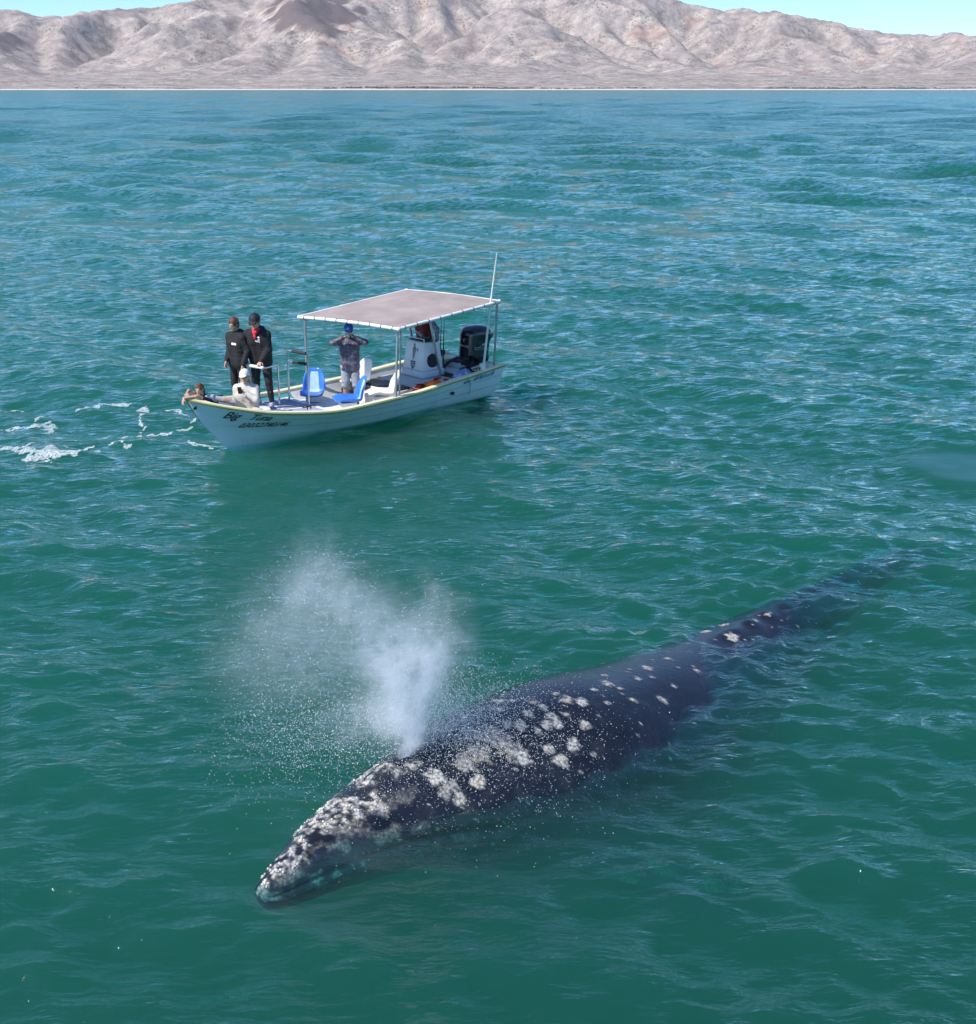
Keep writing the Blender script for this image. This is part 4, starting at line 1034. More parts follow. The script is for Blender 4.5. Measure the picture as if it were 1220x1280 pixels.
class Person:
    """joints in the person's own axes: x the way they face, y to their left, z up, origin under the pelvis at foot level"""
    def __init__(self, pos, world_yaw, h, label, J=None):
        self.root = bpy.data.objects.new('person', None); self.root.empty_display_size = .2; col.objects.link(self.root)
        self.root.matrix_world = Matrix.Translation(BM @ Vector(pos)) @ Matrix.Rotation(world_yaw, 4, 'Z')
        self.inv = self.root.matrix_world.inverted()
        tag(self.root, label, 'person')
        k = h / 1.8; self.k = k
        g = lambda x, y, z_: Vector((x * k, y * k, z_ * k))
        self.J = dict(pel=g(0, 0, .94), chest=g(.0, 0, 1.30), neck=g(0, 0, 1.50), head=g(.02, 0, 1.675), sl=g(0, .175, 1.435), sr=g(0, -.175, 1.435),
                      hl=g(0, .095, .90), hr=g(0, -.095, .90), kl=g(.03, .11, .49), kr=g(.03, -.11, .49), al=g(0, .12, .08), ar=g(0, -.12, .08),
                      el=g(-.03, .26, 1.16), er=g(-.03, -.26, 1.16), wl=g(.05, .27, .92), wr=g(.05, -.27, .92), face=Vector((1, 0, 0)), up=Vector((0, 0, 1)))
        self.hd = {'l': (Vector((.3, 0, -1)), Vector((0, -1, 0))), 'r': (Vector((.3, 0, -1)), Vector((0, 1, 0)))}   # hand direction, palm normal
        self.curl = {'l': .5, 'r': .5}
        if J:
            for a, b in J.items(): self.J[a] = Vector(b) * (1 if a in ('face', 'up') else k)
    def from_boat(self, p): return self.inv @ (BM @ Vector(p))
    def reach(self, side, target, pole, world=None):
        k = self.k; s = self.J['s' + side]; w = Vector(target)
        self.J['w' + side] = w if (w - s).length < .55 * k else s + (w - s).normalized() * .545 * k
        self.J['e' + side] = ik(s, self.J['w' + side], .29 * k, .265 * k, pole)
    def bounds(self, m=.28):
        P = np.array([v for n, v in self.J.items() if n not in ('face', 'up')]); return P.min(0) - m, P.max(0) + m
    def headM(self): return basis(self.J['face'], self.J['up'])
    def body(self, skin, feet=True):
        J = self.J; k = self.k; lo, hi = self.bounds(); s = SDF(lo, hi, .0095)
        s.cap(J['pel'], J['chest'], .10 * k, .105 * k, .03); s.cap(J['chest'], J['neck'], .10 * k, .055 * k, .04); s.cap(J['sl'], J['sr'], .05 * k, k=.04)
        H = self.headM(); h = J['head']; w = lambda x, y, z_: h + H @ (Vector((x, y, z_)) * k)
        s.cap(J['neck'] - Vector((0, 0, .02)), w(-.02, 0, -.06), .055 * k, .052 * k, .02)
        s.ell(w(-.012, 0, .03), np.array((.098, .076, .098)) * k, H, .015)          # cranium
        s.ell(w(.028, 0, -.05), np.array((.062, .055, .072)) * k, H, .03)            # face and jaw
        s.cap(w(.085, 0, .012), w(.106, 0, -.028), .010 * k, .014 * k, .012)         # nose
        s.cap(w(.068, .035, .03), w(.068, -.035, .03), .016 * k, k=.015)             # brow
        s.ell(w(.070, 0, -.098), np.array((.022, .028, .018)) * k, H, .02)           # chin
        for sg in (1, -1): s.ell(w(-.008, sg * .078, -.008), np.array((.018, .011, .030)) * k, H, .008)
        for sd in 'lr':
            s.cap(J['s' + sd], J['e' + sd], .046 * k, .037 * k, .03); s.cap(J['e' + sd], J['w' + sd], .038 * k, .025 * k, .02)
            self._hand(s, sd)
            s.cap(J['h' + sd], J['k' + sd], .075 * k, .052 * k, .04); s.cap(J['k' + sd], J['a' + sd], .052 * k, .034 * k, .02)
            s.cap(J['k' + sd].lerp(J['a' + sd], .15), J['k' + sd].lerp(J['a' + sd], .45), .050 * k, .050 * k, .03)
            a = J['a' + sd]; tv = self.toe(sd)
            s.cap(a - tv * .05 * k - Vector((0, 0, .035 * k)), a + tv * .15 * k - Vector((0, 0, .045 * k)), .036 * k, .03 * k, .02)
        o = s.build('body', skin, self.root)
        for sg in (1, -1):
            MB().ball(w(.078, sg * .031, .004), .009 * k, 10, 6).build('eye', M_EYE, o, smooth=True)
        MB().ball(w(.082, 0, -.062), (.012 * k, .024 * k, .008 * k), 10, 6, H).build('mouth', M_LIP, o, smooth=True)
        return o
    def toe(self, sd):
        return self.J.get('t' + sd, Vector((1, .25 if sd == 'l' else -.25, 0))).normalized()
    def _hand(self, s, sd):
        k = self.k; d, n = self.hd[sd]; d = Vector(d).normalized(); n = Vector(n); n = (n - d * n.dot(d)).normalized(); lat = d.cross(n)
        if sd == 'l': lat = -lat
        p0 = self.J['w' + sd]; c = self.curl[sd]
        for q in (-.026, 0, .026): s.cap(p0 + d * .02 * k + lat * q * .6 * k, p0 + d * .085 * k + lat * q * k, .017 * k, .014 * k, .012)
        for i, (off, ln) in enumerate(((-.032, .068), (-.011, .078), (.011, .074), (.031, .058))):
            a = p0 + d * .088 * k + lat * off * k; dd = d.copy(); ang = c * 1.15
            for seg in range(3):
                dd = (d * math.cos(ang * (seg * .75 + .5)) + n * math.sin(ang * (seg * .75 + .5))).normalized()
                b = a + dd * ln * (.42, .33, .27)[seg] * k; s.cap(a, b, (.0092, .0086, .008)[seg] * k, (.0088, .008, .0072)[seg] * k, .003); a = b
        a = p0 + d * .025 * k - lat * .022 * k; b = a + (d * .6 - lat * .75 + n * .35).normalized() * .045 * k; e = b + (d * .8 - lat * .2 + n * (.3 + .5 * c)).normalized() * .035 * k
        s.cap(a, b, .012 * k, .010 * k, .008); s.cap(b, e, .010 * k, .0085 * k, .004)
    def top(self, name, mat, hem=.0, fat=1.0, hood=False, wr=.007, sleeve_mat=None, short=1.0):
        J = self.J; k = self.k; lo, hi = self.bounds(); s = SDF(lo, hi, .014)
        pel, ch, nk = J['pel'], J['chest'], J['neck']; lat = (J['sl'] - J['sr']).normalized()
        pl = (J['hl'] - J['hr']).normalized()
        r = lambda x: x * k * fat
        low = pel + (pel - ch).normalized() * hem * k
        for sg in (1, -1):
            s.cap(low + pl * sg * .068 * k, pel + pl * sg * .068 * k, r(.122), r(.120), .03)
            s.cap(pel + pl * sg * .068 * k, ch + lat * sg * .078 * k, r(.120), r(.122), .04)
            s.cap(ch + lat * sg * .075 * k, nk.lerp(ch, .42) + lat * sg * .07 * k, r(.118), r(.085), .04)
        s.cap(J['sl'] - Vector((0, 0, .012 * k)), J['sr'] - Vector((0, 0, .012 * k)), r(.062), k=.06); s.cap(ch.lerp(nk, .6), nk + Vector((0, 0, .01)), r(.09), r(.068), .03)
        def sleeves(q):
            for sd in 'lr':
                e_ = J['s' + sd].lerp(J['e' + sd], min(1, short)); q.cap(J['s' + sd] - Vector((0, 0, .015 * k)), e_, r(.062), r(.058), .05)
                if short >= 1: q.cap(J['e' + sd], J['e' + sd].lerp(J['w' + sd], .93), r(.060), r(.041), .02)
        if sleeve_mat is None: sleeves(s)
        if hood:
            b = nk + Vector((-.055 * k, 0, -.02 * k))
            for a0, a1 in ((-1.7, -.8), (-.8, 0), (0, .8), (.8, 1.7)):
                f = lambda a: b + lat * math.sin(a) * .098 * k + Vector((-math.cos(a) * .055 * k, 0, (.035 - .02 * abs(a)) * k))
                s.cap(f(a0), f(a1), .050 * k, .050 * k, .03)
        s.wrinkle(wr, 15, 15, 9, int(k * 1000) % 50); s.wrinkle(wr * .7, 6, 6, 24, int(k * 1000) % 50 + 7)
        o = s.build(name, mat, self.root)
        if sleeve_mat:
            q = SDF(lo, hi, .014); sleeves(q); q.wrinkle(wr, 9, 9, 14, 3); q.build('sleeve_pair', sleeve_mat, self.root)
        return o
    def legs(self, name, mat, to=.93, fat=1.0, wr=.010, flare=0.0):
        J = self.J; k = self.k; lo, hi = self.bounds(); s = SDF(lo, hi, .014)
        lat = (J['hl'] - J['hr']).normalized()
        s.cap(J['hl'], J['hr'], .11 * k * fat, k=.03)
        s.cap(J['pel'] + lat * .05 * k, J['pel'] - lat * .05 * k, .105 * k * fat, k=.03)
        for sd in 'lr':
            s.cap(J['h' + sd], J['k' + sd], .098 * k * fat, (.066 + flare) * k * fat, .03)
            if to > 0: s.cap(J['k' + sd], J['k' + sd].lerp(J['a' + sd], to), .066 * k * fat, .048 * k * fat, .02)
        s.wrinkle(wr, 10, 10, 15, 8)
        return s.build(name, mat, self.root)
    def shoes(self, mat, name='shoe'):
        for sd in 'lr':
            a = self.J['a' + sd]; k = self.k; tv = self.toe(sd); dn = Vector((0, 0, -.038 * k))
            s = SDF(np.array(a) - .25, np.array(a) + .25, .012)
            s.cap(a - tv * .055 * k + dn, a + tv * .16 * k + dn * 1.05, .042 * k, .036 * k, .01); s.cap(a + Vector((0, 0, .03 * k)), a + dn, .045 * k, .046 * k, .03)
            s.build(name, mat, self.root)
    def hair(self, mat, long=0.0, fringe=.045, back=.03):
        k = self.k; H = self.headM(); h = self.J['head']; s = SDF(np.array(h) - .42, np.array(h) + .3, .011); w = lambda x, y, z_: h + H @ (Vector((x, y, z_)) * k)
        s.ell(w(-.02, 0, .042), np.array((.108, .088, .105)) * k, H, .0)
        s.ell(w(-.055, 0, -.01), np.array((.068, .080, .095)) * k, H, .02)
        s.ell(w(.10, 0, -.035), np.array((.085, .066, .105 - fringe * .3)) * k, H, sub=True)
        if long:
            for sg in (1, -1): s.cap(w(-.04, sg * .075, -.02), w(-.03, sg * .092, -.02 - long), .026 * k, .020 * k, .02)
            s.cap(w(-.08, 0, 0), w(-.09, 0, -.02 - long), .065 * k, .05 * k, .03)
        s.wrinkle(.012, 22, 24, 16, 6)
        return s.build('hair', mat, self.root)
    def cap_hat(self, mat, brim_up=.0, mark=None):
        k = self.k; H = self.headM(); h = self.J['head']; w = lambda x, y, z_: h + H @ (Vector((x, y, z_)) * k)
        s = SDF(np.array(h) - .32, np.array(h) + .32, .010)
        s.ell(w(-.014, 0, .046), np.array((.124, .103, .116)) * k, H, .0, cut=[((0, 0, 1), -.005 * k)])
        Hb = H @ Matrix.Rotation(R(12) - brim_up, 3, 'Y')
        s.ell(w(.115, 0, .042), np.array((.085, .078, .012)) * k, Hb, .008)
        o = s.build('cap', mat, self.root)
        MB().ball(w(-.012, 0, .162), .011 * k, 8, 5).build('cap_button', mat, o, smooth=True)
        if mark:
            f, l, u = H.col[0], H.col[1], H.col[2]
            pl = [(.022 * math.cos(a), .022 * math.sin(a)) for a in np.linspace(0, 6.28, 13)[:-1]]
            decal('cap_badge', *shape_poly(pl), lambda a, b: w(.3, 0, .085) + l * a + u * b, o, -f, mark, o, .004)
        return o
    def shades(self):
        k = self.k; H = self.headM(); h = self.J['head']; mb = MB()
        for sg in (1, -1): mb.ball(h + H @ (Vector((.084, sg * .032, .006)) * k), (.010 * k, .027 * k, .020 * k), 10, 6, H)
        mb.tube([h + H @ (Vector((.09, .01, .012)) * k), h + H @ (Vector((.09, -.01, .012)) * k)], .004, 6)
        for sg in (1, -1): mb.tube([h + H @ (Vector((.08, sg * .058, .012)) * k), h + H @ (Vector((-.01, sg * .088, .012)) * k)], .004, 6)
        return mb.build('sunglasses', M_SHADES, self.root, smooth=True)

# man in the black hooded jacket, both hands on the leaning rail
p = Person((5.24, -.32, FD(5.2) + .008), R(-100), 1.82, 'tall man in black hoodie and black cap with red bandana gripping the bow rail')
p.J['face'] = Vector((1, .0, -.32)); p.J['up'] = Vector((.3, 0, 1))
for n_, o_ in (('chest', (.07, 0, -.01)), ('neck', (.11, 0, -.03)), ('head', (.16, 0, -.05)), ('sl', (.10, 0, -.04)), ('sr', (.10, 0, -.04))): p.J[n_] = p.J[n_] + Vector(o_)
for sd, tg in (('r', (5.55, -.70, 1.36)), ('l', (5.43, -.09, 1.36))):
    t_ = p.from_boat(tg); p.reach(sd, t_ + Vector((-.07, 0, .045)), (-.5, -1 if sd == 'r' else 1, -.1))
    p.hd[sd] = (t_ - p.J['w' + sd] + Vector((0, 0, .03)), Vector((.1, 0, -1))); p.curl[sd] = 1.2
p.J['al'] = Vector((.02, .17, .08)) * p.k; p.J['kl'] = Vector((.06, .15, .49)) * p.k; p.J['ar'] = Vector((-.10, -.15, .08)) * p.k
p.body(M_SKIN); jk = p.top('hoodie', M_HOOD, .08, 1.2, hood=True); p.legs('trousers', M_PANT, .9, 1.05); p.shoes(M_SOCK); p.hair(M_HAIRD); p.cap_hat(M_CAPB); p.shades()
s = SDF((-.3, -.3, 1.1), (.4, .3, 1.8), .011); nk = p.J['neck']
s.cap(nk + Vector((.05, .05, .02)), nk + Vector((.105, .0, -.05)), .030, .035, .02); s.cap(nk + Vector((.05, -.05, .02)), nk + Vector((.105, .0, -.05)), .030, .035, .02); s.cap(nk + Vector((.105, 0, -.04)), nk + Vector((.155, .01, -.14)), .038, .012, .02); s.wrinkle(.01, 20, 20, 20, 2)
s.build('bandana', M_RED, p.root)
fr_m = lambda u, v: (1.0, -.005 + u, 1.27 + v)
tv, tf = text_mesh('R', .10, .2); decal('chest_print', [(v[0] + .035, v[1]) for v in tv], tf, fr_m, jk, (-1, 0, 0), M_MARK, jk, .010)
decal('chest_print', *shape_poly([(.0, .02), (.05, .015), (.055, .03), (.005, .035)]), fr_m, jk, (-1, 0, 0), M_MARK, jk, .010)
decal('chest_print', *shape_poly([(.03, .10), (.075, .11), (.10, .085), (.06, .08)]), fr_m, jk, (-1, 0, 0), M_MARK, jk, .010)

# youth behind him
p = Person((5.56, -.60, FD(5.56) + .008), R(-122), 1.68, 'brown-haired youth in black jacket with white chest label beside the rail')
p.J['face'] = Vector((1, -.05, -.28)); p.J['up'] = Vector((.28, 0, 1)); p.J['head'] += Vector((.03, 0, 0))
p.J['wl'] = Vector((.10, .22, .88)) * p.k; p.J['wr'] = Vector((.20, -.12, .95)) * p.k; p.J['er'] = Vector((-.02, -.22, 1.14)) * p.k
p.body(M_SKIN); jk = p.top('jacket', M_HOOD, .06, 1.12, hood=True); p.legs('trousers', M_PANT, .92, 1.0); p.shoes(M_SHOE); p.hair(M_HAIRB, 0, .08)
decal('chest_label', *shape_poly([(0, 0), (.11, 0), (.11, .04), (0, .04)]), lambda u, v: (1.0, .0 + u, 1.20 + v), jk, (-1, 0, 0), M_MARK, jk, .010)

# woman in cream sitting on the foredeck, one leg stretched towards the bow
p = Person((5.80, .0, FD(5.86) - .0), R(-92), 1.66, 'woman in cream top and white cap sitting on the bow deck holding a phone', dict(
    pel=(0, 0, .11), chest=(.05, 0, .44), neck=(.07, 0, .63), head=(.10, 0, .80), sl=(.06, .18, .57), sr=(.06, -.18, .57), hl=(.02, .09, .10), hr=(.02, -.09, .10)))
k = p.k; p.J['face'] = Vector((1, -.08, .02)); p.J['up'] = Vector((0, 0, 1))
p.J['kr'] = p.from_boat((6.22, .20, .87)); p.J['ar'] = p.from_boat((6.58, .10, .98)); p.J['tr'] = (p.inv.to_3x3() @ (BM.to_3x3() @ Vector((1, 0, .6))))
p.J['kl'] = p.from_boat((5.82, .42, FD(5.8) + .14)); p.J['al'] = p.from_boat((6.10, .22, FD(6.1) + .07)); p.J['tl'] = (p.inv.to_3x3() @ (BM.to_3x3() @ Vector((1, 0, 0))))
p.reach('l', (.25, .02, .50), (.2, 1, -.8)); p.hd['l'] = (Vector((.5, -.7, .35)), Vector((-.4, -.3, .2))); p.curl['l'] = 1.0
p.reach('r', (.20, -.15, .13), (-1, -.35, 0)); p.hd['r'] = (Vector((.8, .2, -.5)), Vector((0, 0, -1)))
p.body(M_SKIN); p.top('sweatshirt', M_CREAM, -.02, 1.22, hood=True, wr=.004); p.legs('trousers', pm('beige_trousers', (.54, .48, .42), .85, bump=.3), .9, .98); p.shoes(M_SOCK); p.hair(M_HAIRY, .16); p.cap_hat(M_CAPW); p.shades()
ph = p.J['wl'] + Vector((.07, -.07, .04)); MB().box(ph, (.012, .075, .15), Matrix.Rotation(.4, 3, 'Y')).build('phone', M_BLACK, p.root, bevel=.004)

# girl leaning over the stem with one arm hanging outboard
p = Person((6.46, -.03, FD(6.3) + .008), BTH, 1.50, 'girl with pulled-back brown hair leaning over the bow tip with one bare arm hanging outside', dict(
    pel=(-.02, 0, .22), chest=(.14, 0, .44), neck=(.28, 0, .60), head=(.36, 0, .755), sl=(.24, .15, .53), sr=(.24, -.15, .53), hl=(-.03, .09, .20), hr=(-.03, -.09, .20),
    kl=(.12, .10, .07), kr=(.12, -.10, .07), al=(-.26, .09, .07), ar=(-.26, -.09, .07)))
p.J['face'] = p.inv.to_3x3() @ Vector((-.22, -1, -.05)); p.J['up'] = Vector((.12, -.05, 1))
p.J['tl'] = Vector((-1, .1, 0)); p.J['tr'] = Vector((-1, -.1, 0))
p.J['el'] = p.from_boat((6.92, .12, 1.07)); p.J['wl'] = p.from_boat((7.13, .05, 1.06)); p.hd['l'] = (Vector((.45, .15, -1)), Vector((-1, 0, -.3))); p.curl['l'] = .4
p.J['er'] = p.from_boat((6.86, -.22, 1.10)); p.J['wr'] = p.from_boat((7.02, -.02, 1.115)); p.hd['r'] = (Vector((.5, 1, -.1)), Vector((0, 0, -1)))
p.body(M_SKIN); p.top('black_top', M_HOOD, 0, .98, wr=.004, short=.45); p.legs('leggings', M_PANT, .93, .95); p.shoes(M_SHOE); p.hair(M_HAIRB, 0, .03)
s = SDF(np.array(p.J['head']) - .4, np.array(p.J['head']) + .3, .011); H_ = p.headM(); w_ = lambda x, y, z_: p.J['head'] + H_ @ (Vector((x, y, z_)) * p.k)
s.cap(w_(-.09, 0, .02), w_(-.14, .0, -.06), .035, .04, .02); s.cap(w_(-.14, 0, -.06), w_(-.13, .02, -.24), .04, .015, .03); s.wrinkle(.01, 25, 25, 14, 3); s.build('ponytail', M_HAIRD, p.root)
# photographer
p = Person((3.25, -.19, .157), R(-84), 1.66, 'man in blue cap, dark patterned jacket and grey shorts photographing with a small camera')
p.J['face'] = Vector((1, -.10, -.18)); p.J['up'] = Vector((.18, 0, 1)); p.J['head'] += Vector((.03, 0, 0))
p.reach('l', p.J['head'] + Vector((.17, .10, -.10)), (-.1, 1, -.55)); p.reach('r', p.J['head'] + Vector((.17, -.10, -.10)), (-.1, -1, -.55))
p.hd['l'] = (Vector((.35, -.75, .5)), Vector((.5, -.6, -.6))); p.hd['r'] = (Vector((.35, .75, .5)), Vector((.5, .6, -.6))); p.curl = {'l': .8, 'r': .8}
p.body(M_SKIN2); p.top('jacket', M_CAMO, .08, 1.12, hood=True); p.legs('shorts', M_SHORT, .0, 1.06, flare=.022); p.shoes(M_SHOE); p.hair(M_HAIRD); p.cap_hat(M_CAPBL, mark=pm('cap_badge_print', (.35, .55, .75), .6))
cc = p.J['head'] + Vector((.23, 0, -.05)); cm = MB().box(cc, (.045, .13, .075)).build('camera', M_CAMERA, p.root, bevel=.008)
MB().tube([cc + Vector((.02, -.01, 0)), cc + Vector((.075, -.01, 0))], [.034, .030], 16).build('lens', M_BLACK, cm, smooth=True); MB().tube([cc + Vector((.072, -.01, 0)), cc + Vector((.080, -.01, 0))], [.034, .034], 16).build('lens_ring', M_STEEL, cm, smooth=True)
# helmsman
p = Person((.84, -.66, .157), R(-128), 1.74, 'helmsman in maroon shirt with patterned sleeves standing under the canopy behind the console')
p.J['chest'] += Vector((.04, 0, 0)); p.J['head'] += Vector((.06, 0, -.06)); p.J['face'] = Vector((1, .2, -.2)); p.J['neck'] += Vector((.03, 0, -.03))
p.reach('r', p.from_boat((1.0, -.52, 1.20)), (-.2, -1, -.3)); p.reach('l', p.from_boat((.95, -.14, 1.18)), (-.2, 1, -.2))
for sd in 'lr': p.hd[sd] = (Vector((1, 0, -.2)), Vector((0, 0, -1))); p.curl[sd] = 1.0
p.body(M_SKIN2); p.top('shirt', M_MAROON, .05, 1.08, sleeve_mat=M_SLEEVE); p.legs('trousers', pm('dark_work_trousers', (.03, .035, .05), .85), .92, 1.02); p.shoes(M_SHOE); p.hair(M_HAIRD); p.cap_hat(M_CAPB)
# ------------------------------------------------------------------ grey whale
WP = np.array([(-1.90, 8.11, -.02), (-1.80, 8.24, .05), (-1.36, 8.93, .17), (-.73, 9.56, .30), (0.0, 10.18, .37), (.75, 10.82, .35), (1.65, 11.60, .18), (2.84, 12.88, -.01), (4.36, 14.46, -.08), (5.48, 15.66, -.16), (6.6, 16.92, -.42), (7.2, 17.62, -.72)])
wd = np.concatenate([[0], np.cumsum(np.hypot(*np.diff(WP[:, :2], axis=0).T))])
WLEN = wd[-1]
nS, nT = 620, 176
sd = np.concatenate([np.linspace(0, .12, 24)[:-1] ** 1.0, np.linspace(.12, WLEN, nS - 23)])
spine = np.stack([pchip(wd, WP[:, k], sd) for k in range(3)], -1)
tan = np.gradient(spine, axis=0); tan[:, 2] = 0; tan /= np.linalg.norm(tan, axis=1, keepdims=True)
right = np.stack([-tan[:, 1], tan[:, 0], 0 * tan[:, 0]], 1)             # towards the whale's right (away from the boat's side of the picture is left)
D = [0, .03, .10, .30, .6, 1.0, 1.76, 2.8, 4.0, 5.2, 6.5, 8.0, 9.5, 10.8, WLEN]
HW = pchip(D, [.02, .07, .12, .19, .28, .38, .58, .92, 1.10, 1.06, .84, .54, .31, .19, .12], sd)
HT = pchip(D, [.06, .18, .30, .44, .58, .74, 1.02, 1.55, 1.95, 1.90, 1.55, 1.02, .66, .46, .34], sd)
th = np.linspace(0, 2 * math.pi, nT, endpoint=False)
st, ct = np.sin(th), np.cos(th)
headf = smooth01((2.6 - sd) / 2.0)                                       # 1 on the rostrum
ex = 1.0 + 0.35 * headf                                                  # rostrum: roof-shaped top
Wd = sd[:, None]; T = th[None, :]
lat = HW[:, None] * np.sign(st)[None, :] * np.abs(st)[None, :] ** 0.92
vert = HT[:, None] / 2 * (np.sign(ct)[None, :] * np.abs(ct)[None, :] ** ex[:, None])
top = spine[:, 2][:, None]
zz = top - HT[:, None] / 2 + vert
up_side = np.clip(ct, 0, 1)[None, :]
# mouth line: a crease along the side of the head, jaw bulging below it
mouth = T * 0 + np.where(sd < 2.4, 1.25 + .22 * smooth01(sd / 2.4), 9)[:, None]
for sg in (0, 1):
    dm = (T if sg == 0 else 2 * math.pi - T) - mouth
    lat *= 1 - 0.10 * np.exp(-(dm / .07) ** 2) + 0.10 * headf[:, None] * np.exp(-((dm - .45) / .4) ** 2)
# blowhole mound and its two slits, hump and knuckles
b0 = 1.78
latn = lat / np.maximum(HW[:, None], .01)
zz += up_side * (.075 * np.exp(-((Wd - (b0 - .16)) / .17) ** 2 - (lat / .17) ** 2) + .05 * np.exp(-((Wd - b0 - .12) / .3) ** 2 - (lat / .2) ** 2))
for sg in (1, -1):
    zz -= .05 * up_side * np.exp(-((Wd - b0) / .11) ** 2 - ((lat - sg * (.045 + .25 * np.clip(Wd - b0 + .05, -.1, .2))) / .022) ** 2)
for k in range(11):
    c0 = 6.9 + k * .40
    zz += up_side ** 6 * (.050 - .003 * k) * np.exp(-((Wd - c0) / (.12 if k else .28)) ** 2 - (lat / .13) ** 2)
# callosities and skin relief
uu = Wd; vv = lat + 5 * (ct < 0)[None, :]
patch = fbm2(uu * 2.6, vv * 2.8 + 3, 4, 61)
rost = headf[:, None] * np.exp(-((np.abs(latn) - .12) / .52) ** 2) * (ct > .05)[None, :]
white = smooth01((rost * (1.12 + 1.45 * patch) - .42) / .38) * smooth01((sd[:, None] - .02) / .05)
white = np.maximum(white, .55 * (smooth01((.16 - sd) / .08))[:, None] * smooth01((ct + .5))[None, :])
fine = fbm2(uu * 13, vv * 13, 3, 71)
mott = smooth01((fbm2(uu * 4.2 + 7, vv * 4.2 + zz * 3, 4, 33) - .05) / .45) * headf[:, None] * smooth01((np.abs(latn) - .30) / .3) * (ct > -.55)[None, :] * .42
white *= smooth01((fine + .35) / .6) * .9
white = np.maximum(white, mott)
zz += up_side * white * (.004 + .009 * fine) 
wxyz = spine[:, None, :] * np.array([1, 1, 0]) + right[:, None, :] * lat[..., None]
wxyz[..., 2] = zz
# barnacle scars seen on the back: positions picked on the skin through the photograph's pixels
spots = [(706,874,.055),(728,879,.06),(689,894,.05),(684,906,.055),(698,906,.05),(650,907,.06),(731,904,.05),(717,933,.06),(701,949,.06),(828,876,.045),(762,855,.05),(680,883,.045),(660,891,.045),
         (687,935,.05),(799,849,.03),(810,834,.04),(790,874,.03),(916,797,.07),(904,781,.05),(882,790,.05),(623,877,.05),(621,887,.05),(640,876,.03),(668,879,.03),(634,905,.05),(645,941,.09),(628,930,.10),(612,918,.13),(600,940,.10),
         (655,948,.07),(590,918,.08),(672,915,.035),(742,862,.03),(760,880,.025),(775,860,.02),(695,868,.025),(708,892,.03),(756,845,.03),(843,858,.025),(870,838,.03),(835,824,.03),(815,846,.02),(945,775,.035),(960,768,.03),(580,955,.09),(560,985,.08),(545,970,.07),(600,975,.06),(575,1000,.05)]
fl = wxyz.reshape(-1, 3); pxl = to_px(fl)
vis = (np.tile(ct, (len(sd), 1)).ravel() > -.1) & (((T + 0 * Wd).ravel() > 3.0) | (np.tile(ct, (len(sd), 1)).ravel() > .80))
spotw = np.zeros(len(fl)); sn = fbm2(fl[:, 0] * 14, fl[:, 1] * 14, 3, 91)
for (sx, sy, r) in spots:
    e = (pxl[:, 0] - sx) ** 2 + (pxl[:, 1] - sy) ** 2; e[~vis] = 1e9; c = fl[int(np.argmin(e))]
    dd = np.linalg.norm((fl - c) * np.array([1, 1, 1.0]), axis=1) / (r * 1.15) + .55 * sn
    w = smooth01((1.1 - dd) / .28) * (.95 if r < .075 else .55)
    spotw = np.maximum(spotw, w)
rs = np.random.default_rng(17)
for _ in range(170):                                                     # small pale flecks all over the back
    i = rs.integers(60, 560); j = rs.integers(-38, 38) % nT; c = wxyz[i, j]; r = rs.uniform(.008, .022)
    dd = np.linalg.norm(fl - c, axis=1) / r + .5 * sn; spotw = np.maximum(spotw, smooth01((1.1 - dd) / .4) * rs.uniform(.4, .9))
white_all = np.maximum(white.ravel(), spotw)
wxyz[..., 2] += (spotw.reshape(zz.shape)) * .006 * up_side

def whale_mat():
    m, nt, out = new_mat('wet_whale_skin'); L = nt.links
    b = N(nt, 'ShaderNodeBsdfPrincipled'); L.new(b.outputs[0], out.inputs[0])
    co = coords(nt)
    n1 = N(nt, 'ShaderNodeTexNoise', Scale=3.5, Detail=8.0, Roughness=0.7); L.new(co, n1.inputs['Vector'])
    r1 = ramp(nt, n1.outputs[0], [(.30, (.006, .008, .013)), (.55, (.013, .016, .026)), (.72, (.035, .038, .050)), (.85, (.12, .12, .13))])
    at_ = N(nt, 'ShaderNodeAttribute', attribute_name='white')
    n2 = N(nt, 'ShaderNodeTexVoronoi', Scale=34.0); L.new(co, n2.inputs['Vector'])
    cr = ramp(nt, n2.outputs['Distance'], [(.0, (.66, .65, .62)), (.40, (.52, .50, .47)), (.75, (.16, .155, .15))])
    n3 = N(nt, 'ShaderNodeTexNoise', Scale=9.0, Detail=5.0); L.new(co, n3.inputs['Vector'])
    yl = N(nt, 'ShaderNodeMixRGB', blend_type='MULTIPLY'); L.new(cr.outputs[0], yl.inputs[1]); yl.inputs[2].default_value = (.95, .86, .68, 1)
    yr = ramp(nt, n3.outputs[0], [(.45, 0.0), (.68, .9)]); L.new(yr.outputs[0], yl.inputs[0])
    mx = N(nt, 'ShaderNodeMixRGB'); L.new(at_.outputs['Fac'], mx.inputs[0]); L.new(r1.outputs[0], mx.inputs[1]); L.new(yl.outputs[0], mx.inputs[2])
    L.new(mx.outputs[0], b.inputs['Base Color'])
    rr = N(nt, 'ShaderNodeMapRange'); L.new(at_.outputs['Fac'], rr.inputs[0]); rr.inputs[3].default_value = .14; rr.inputs[4].default_value = .55; L.new(rr.outputs[0], b.inputs['Roughness'])
    n4 = N(nt, 'ShaderNodeTexNoise', Scale=26.0, Detail=5.0, Roughness=.6); L.new(co, n4.inputs['Vector'])
    bp = N(nt, 'ShaderNodeBump', Strength=.35, Distance=.02); L.new(n4.outputs[0], bp.inputs['Height']); L.new(bp.outputs[0], b.inputs['Normal'])
    b.inputs['Specular IOR Level'].default_value = .5
    return m
M_WHALE = whale_mat()
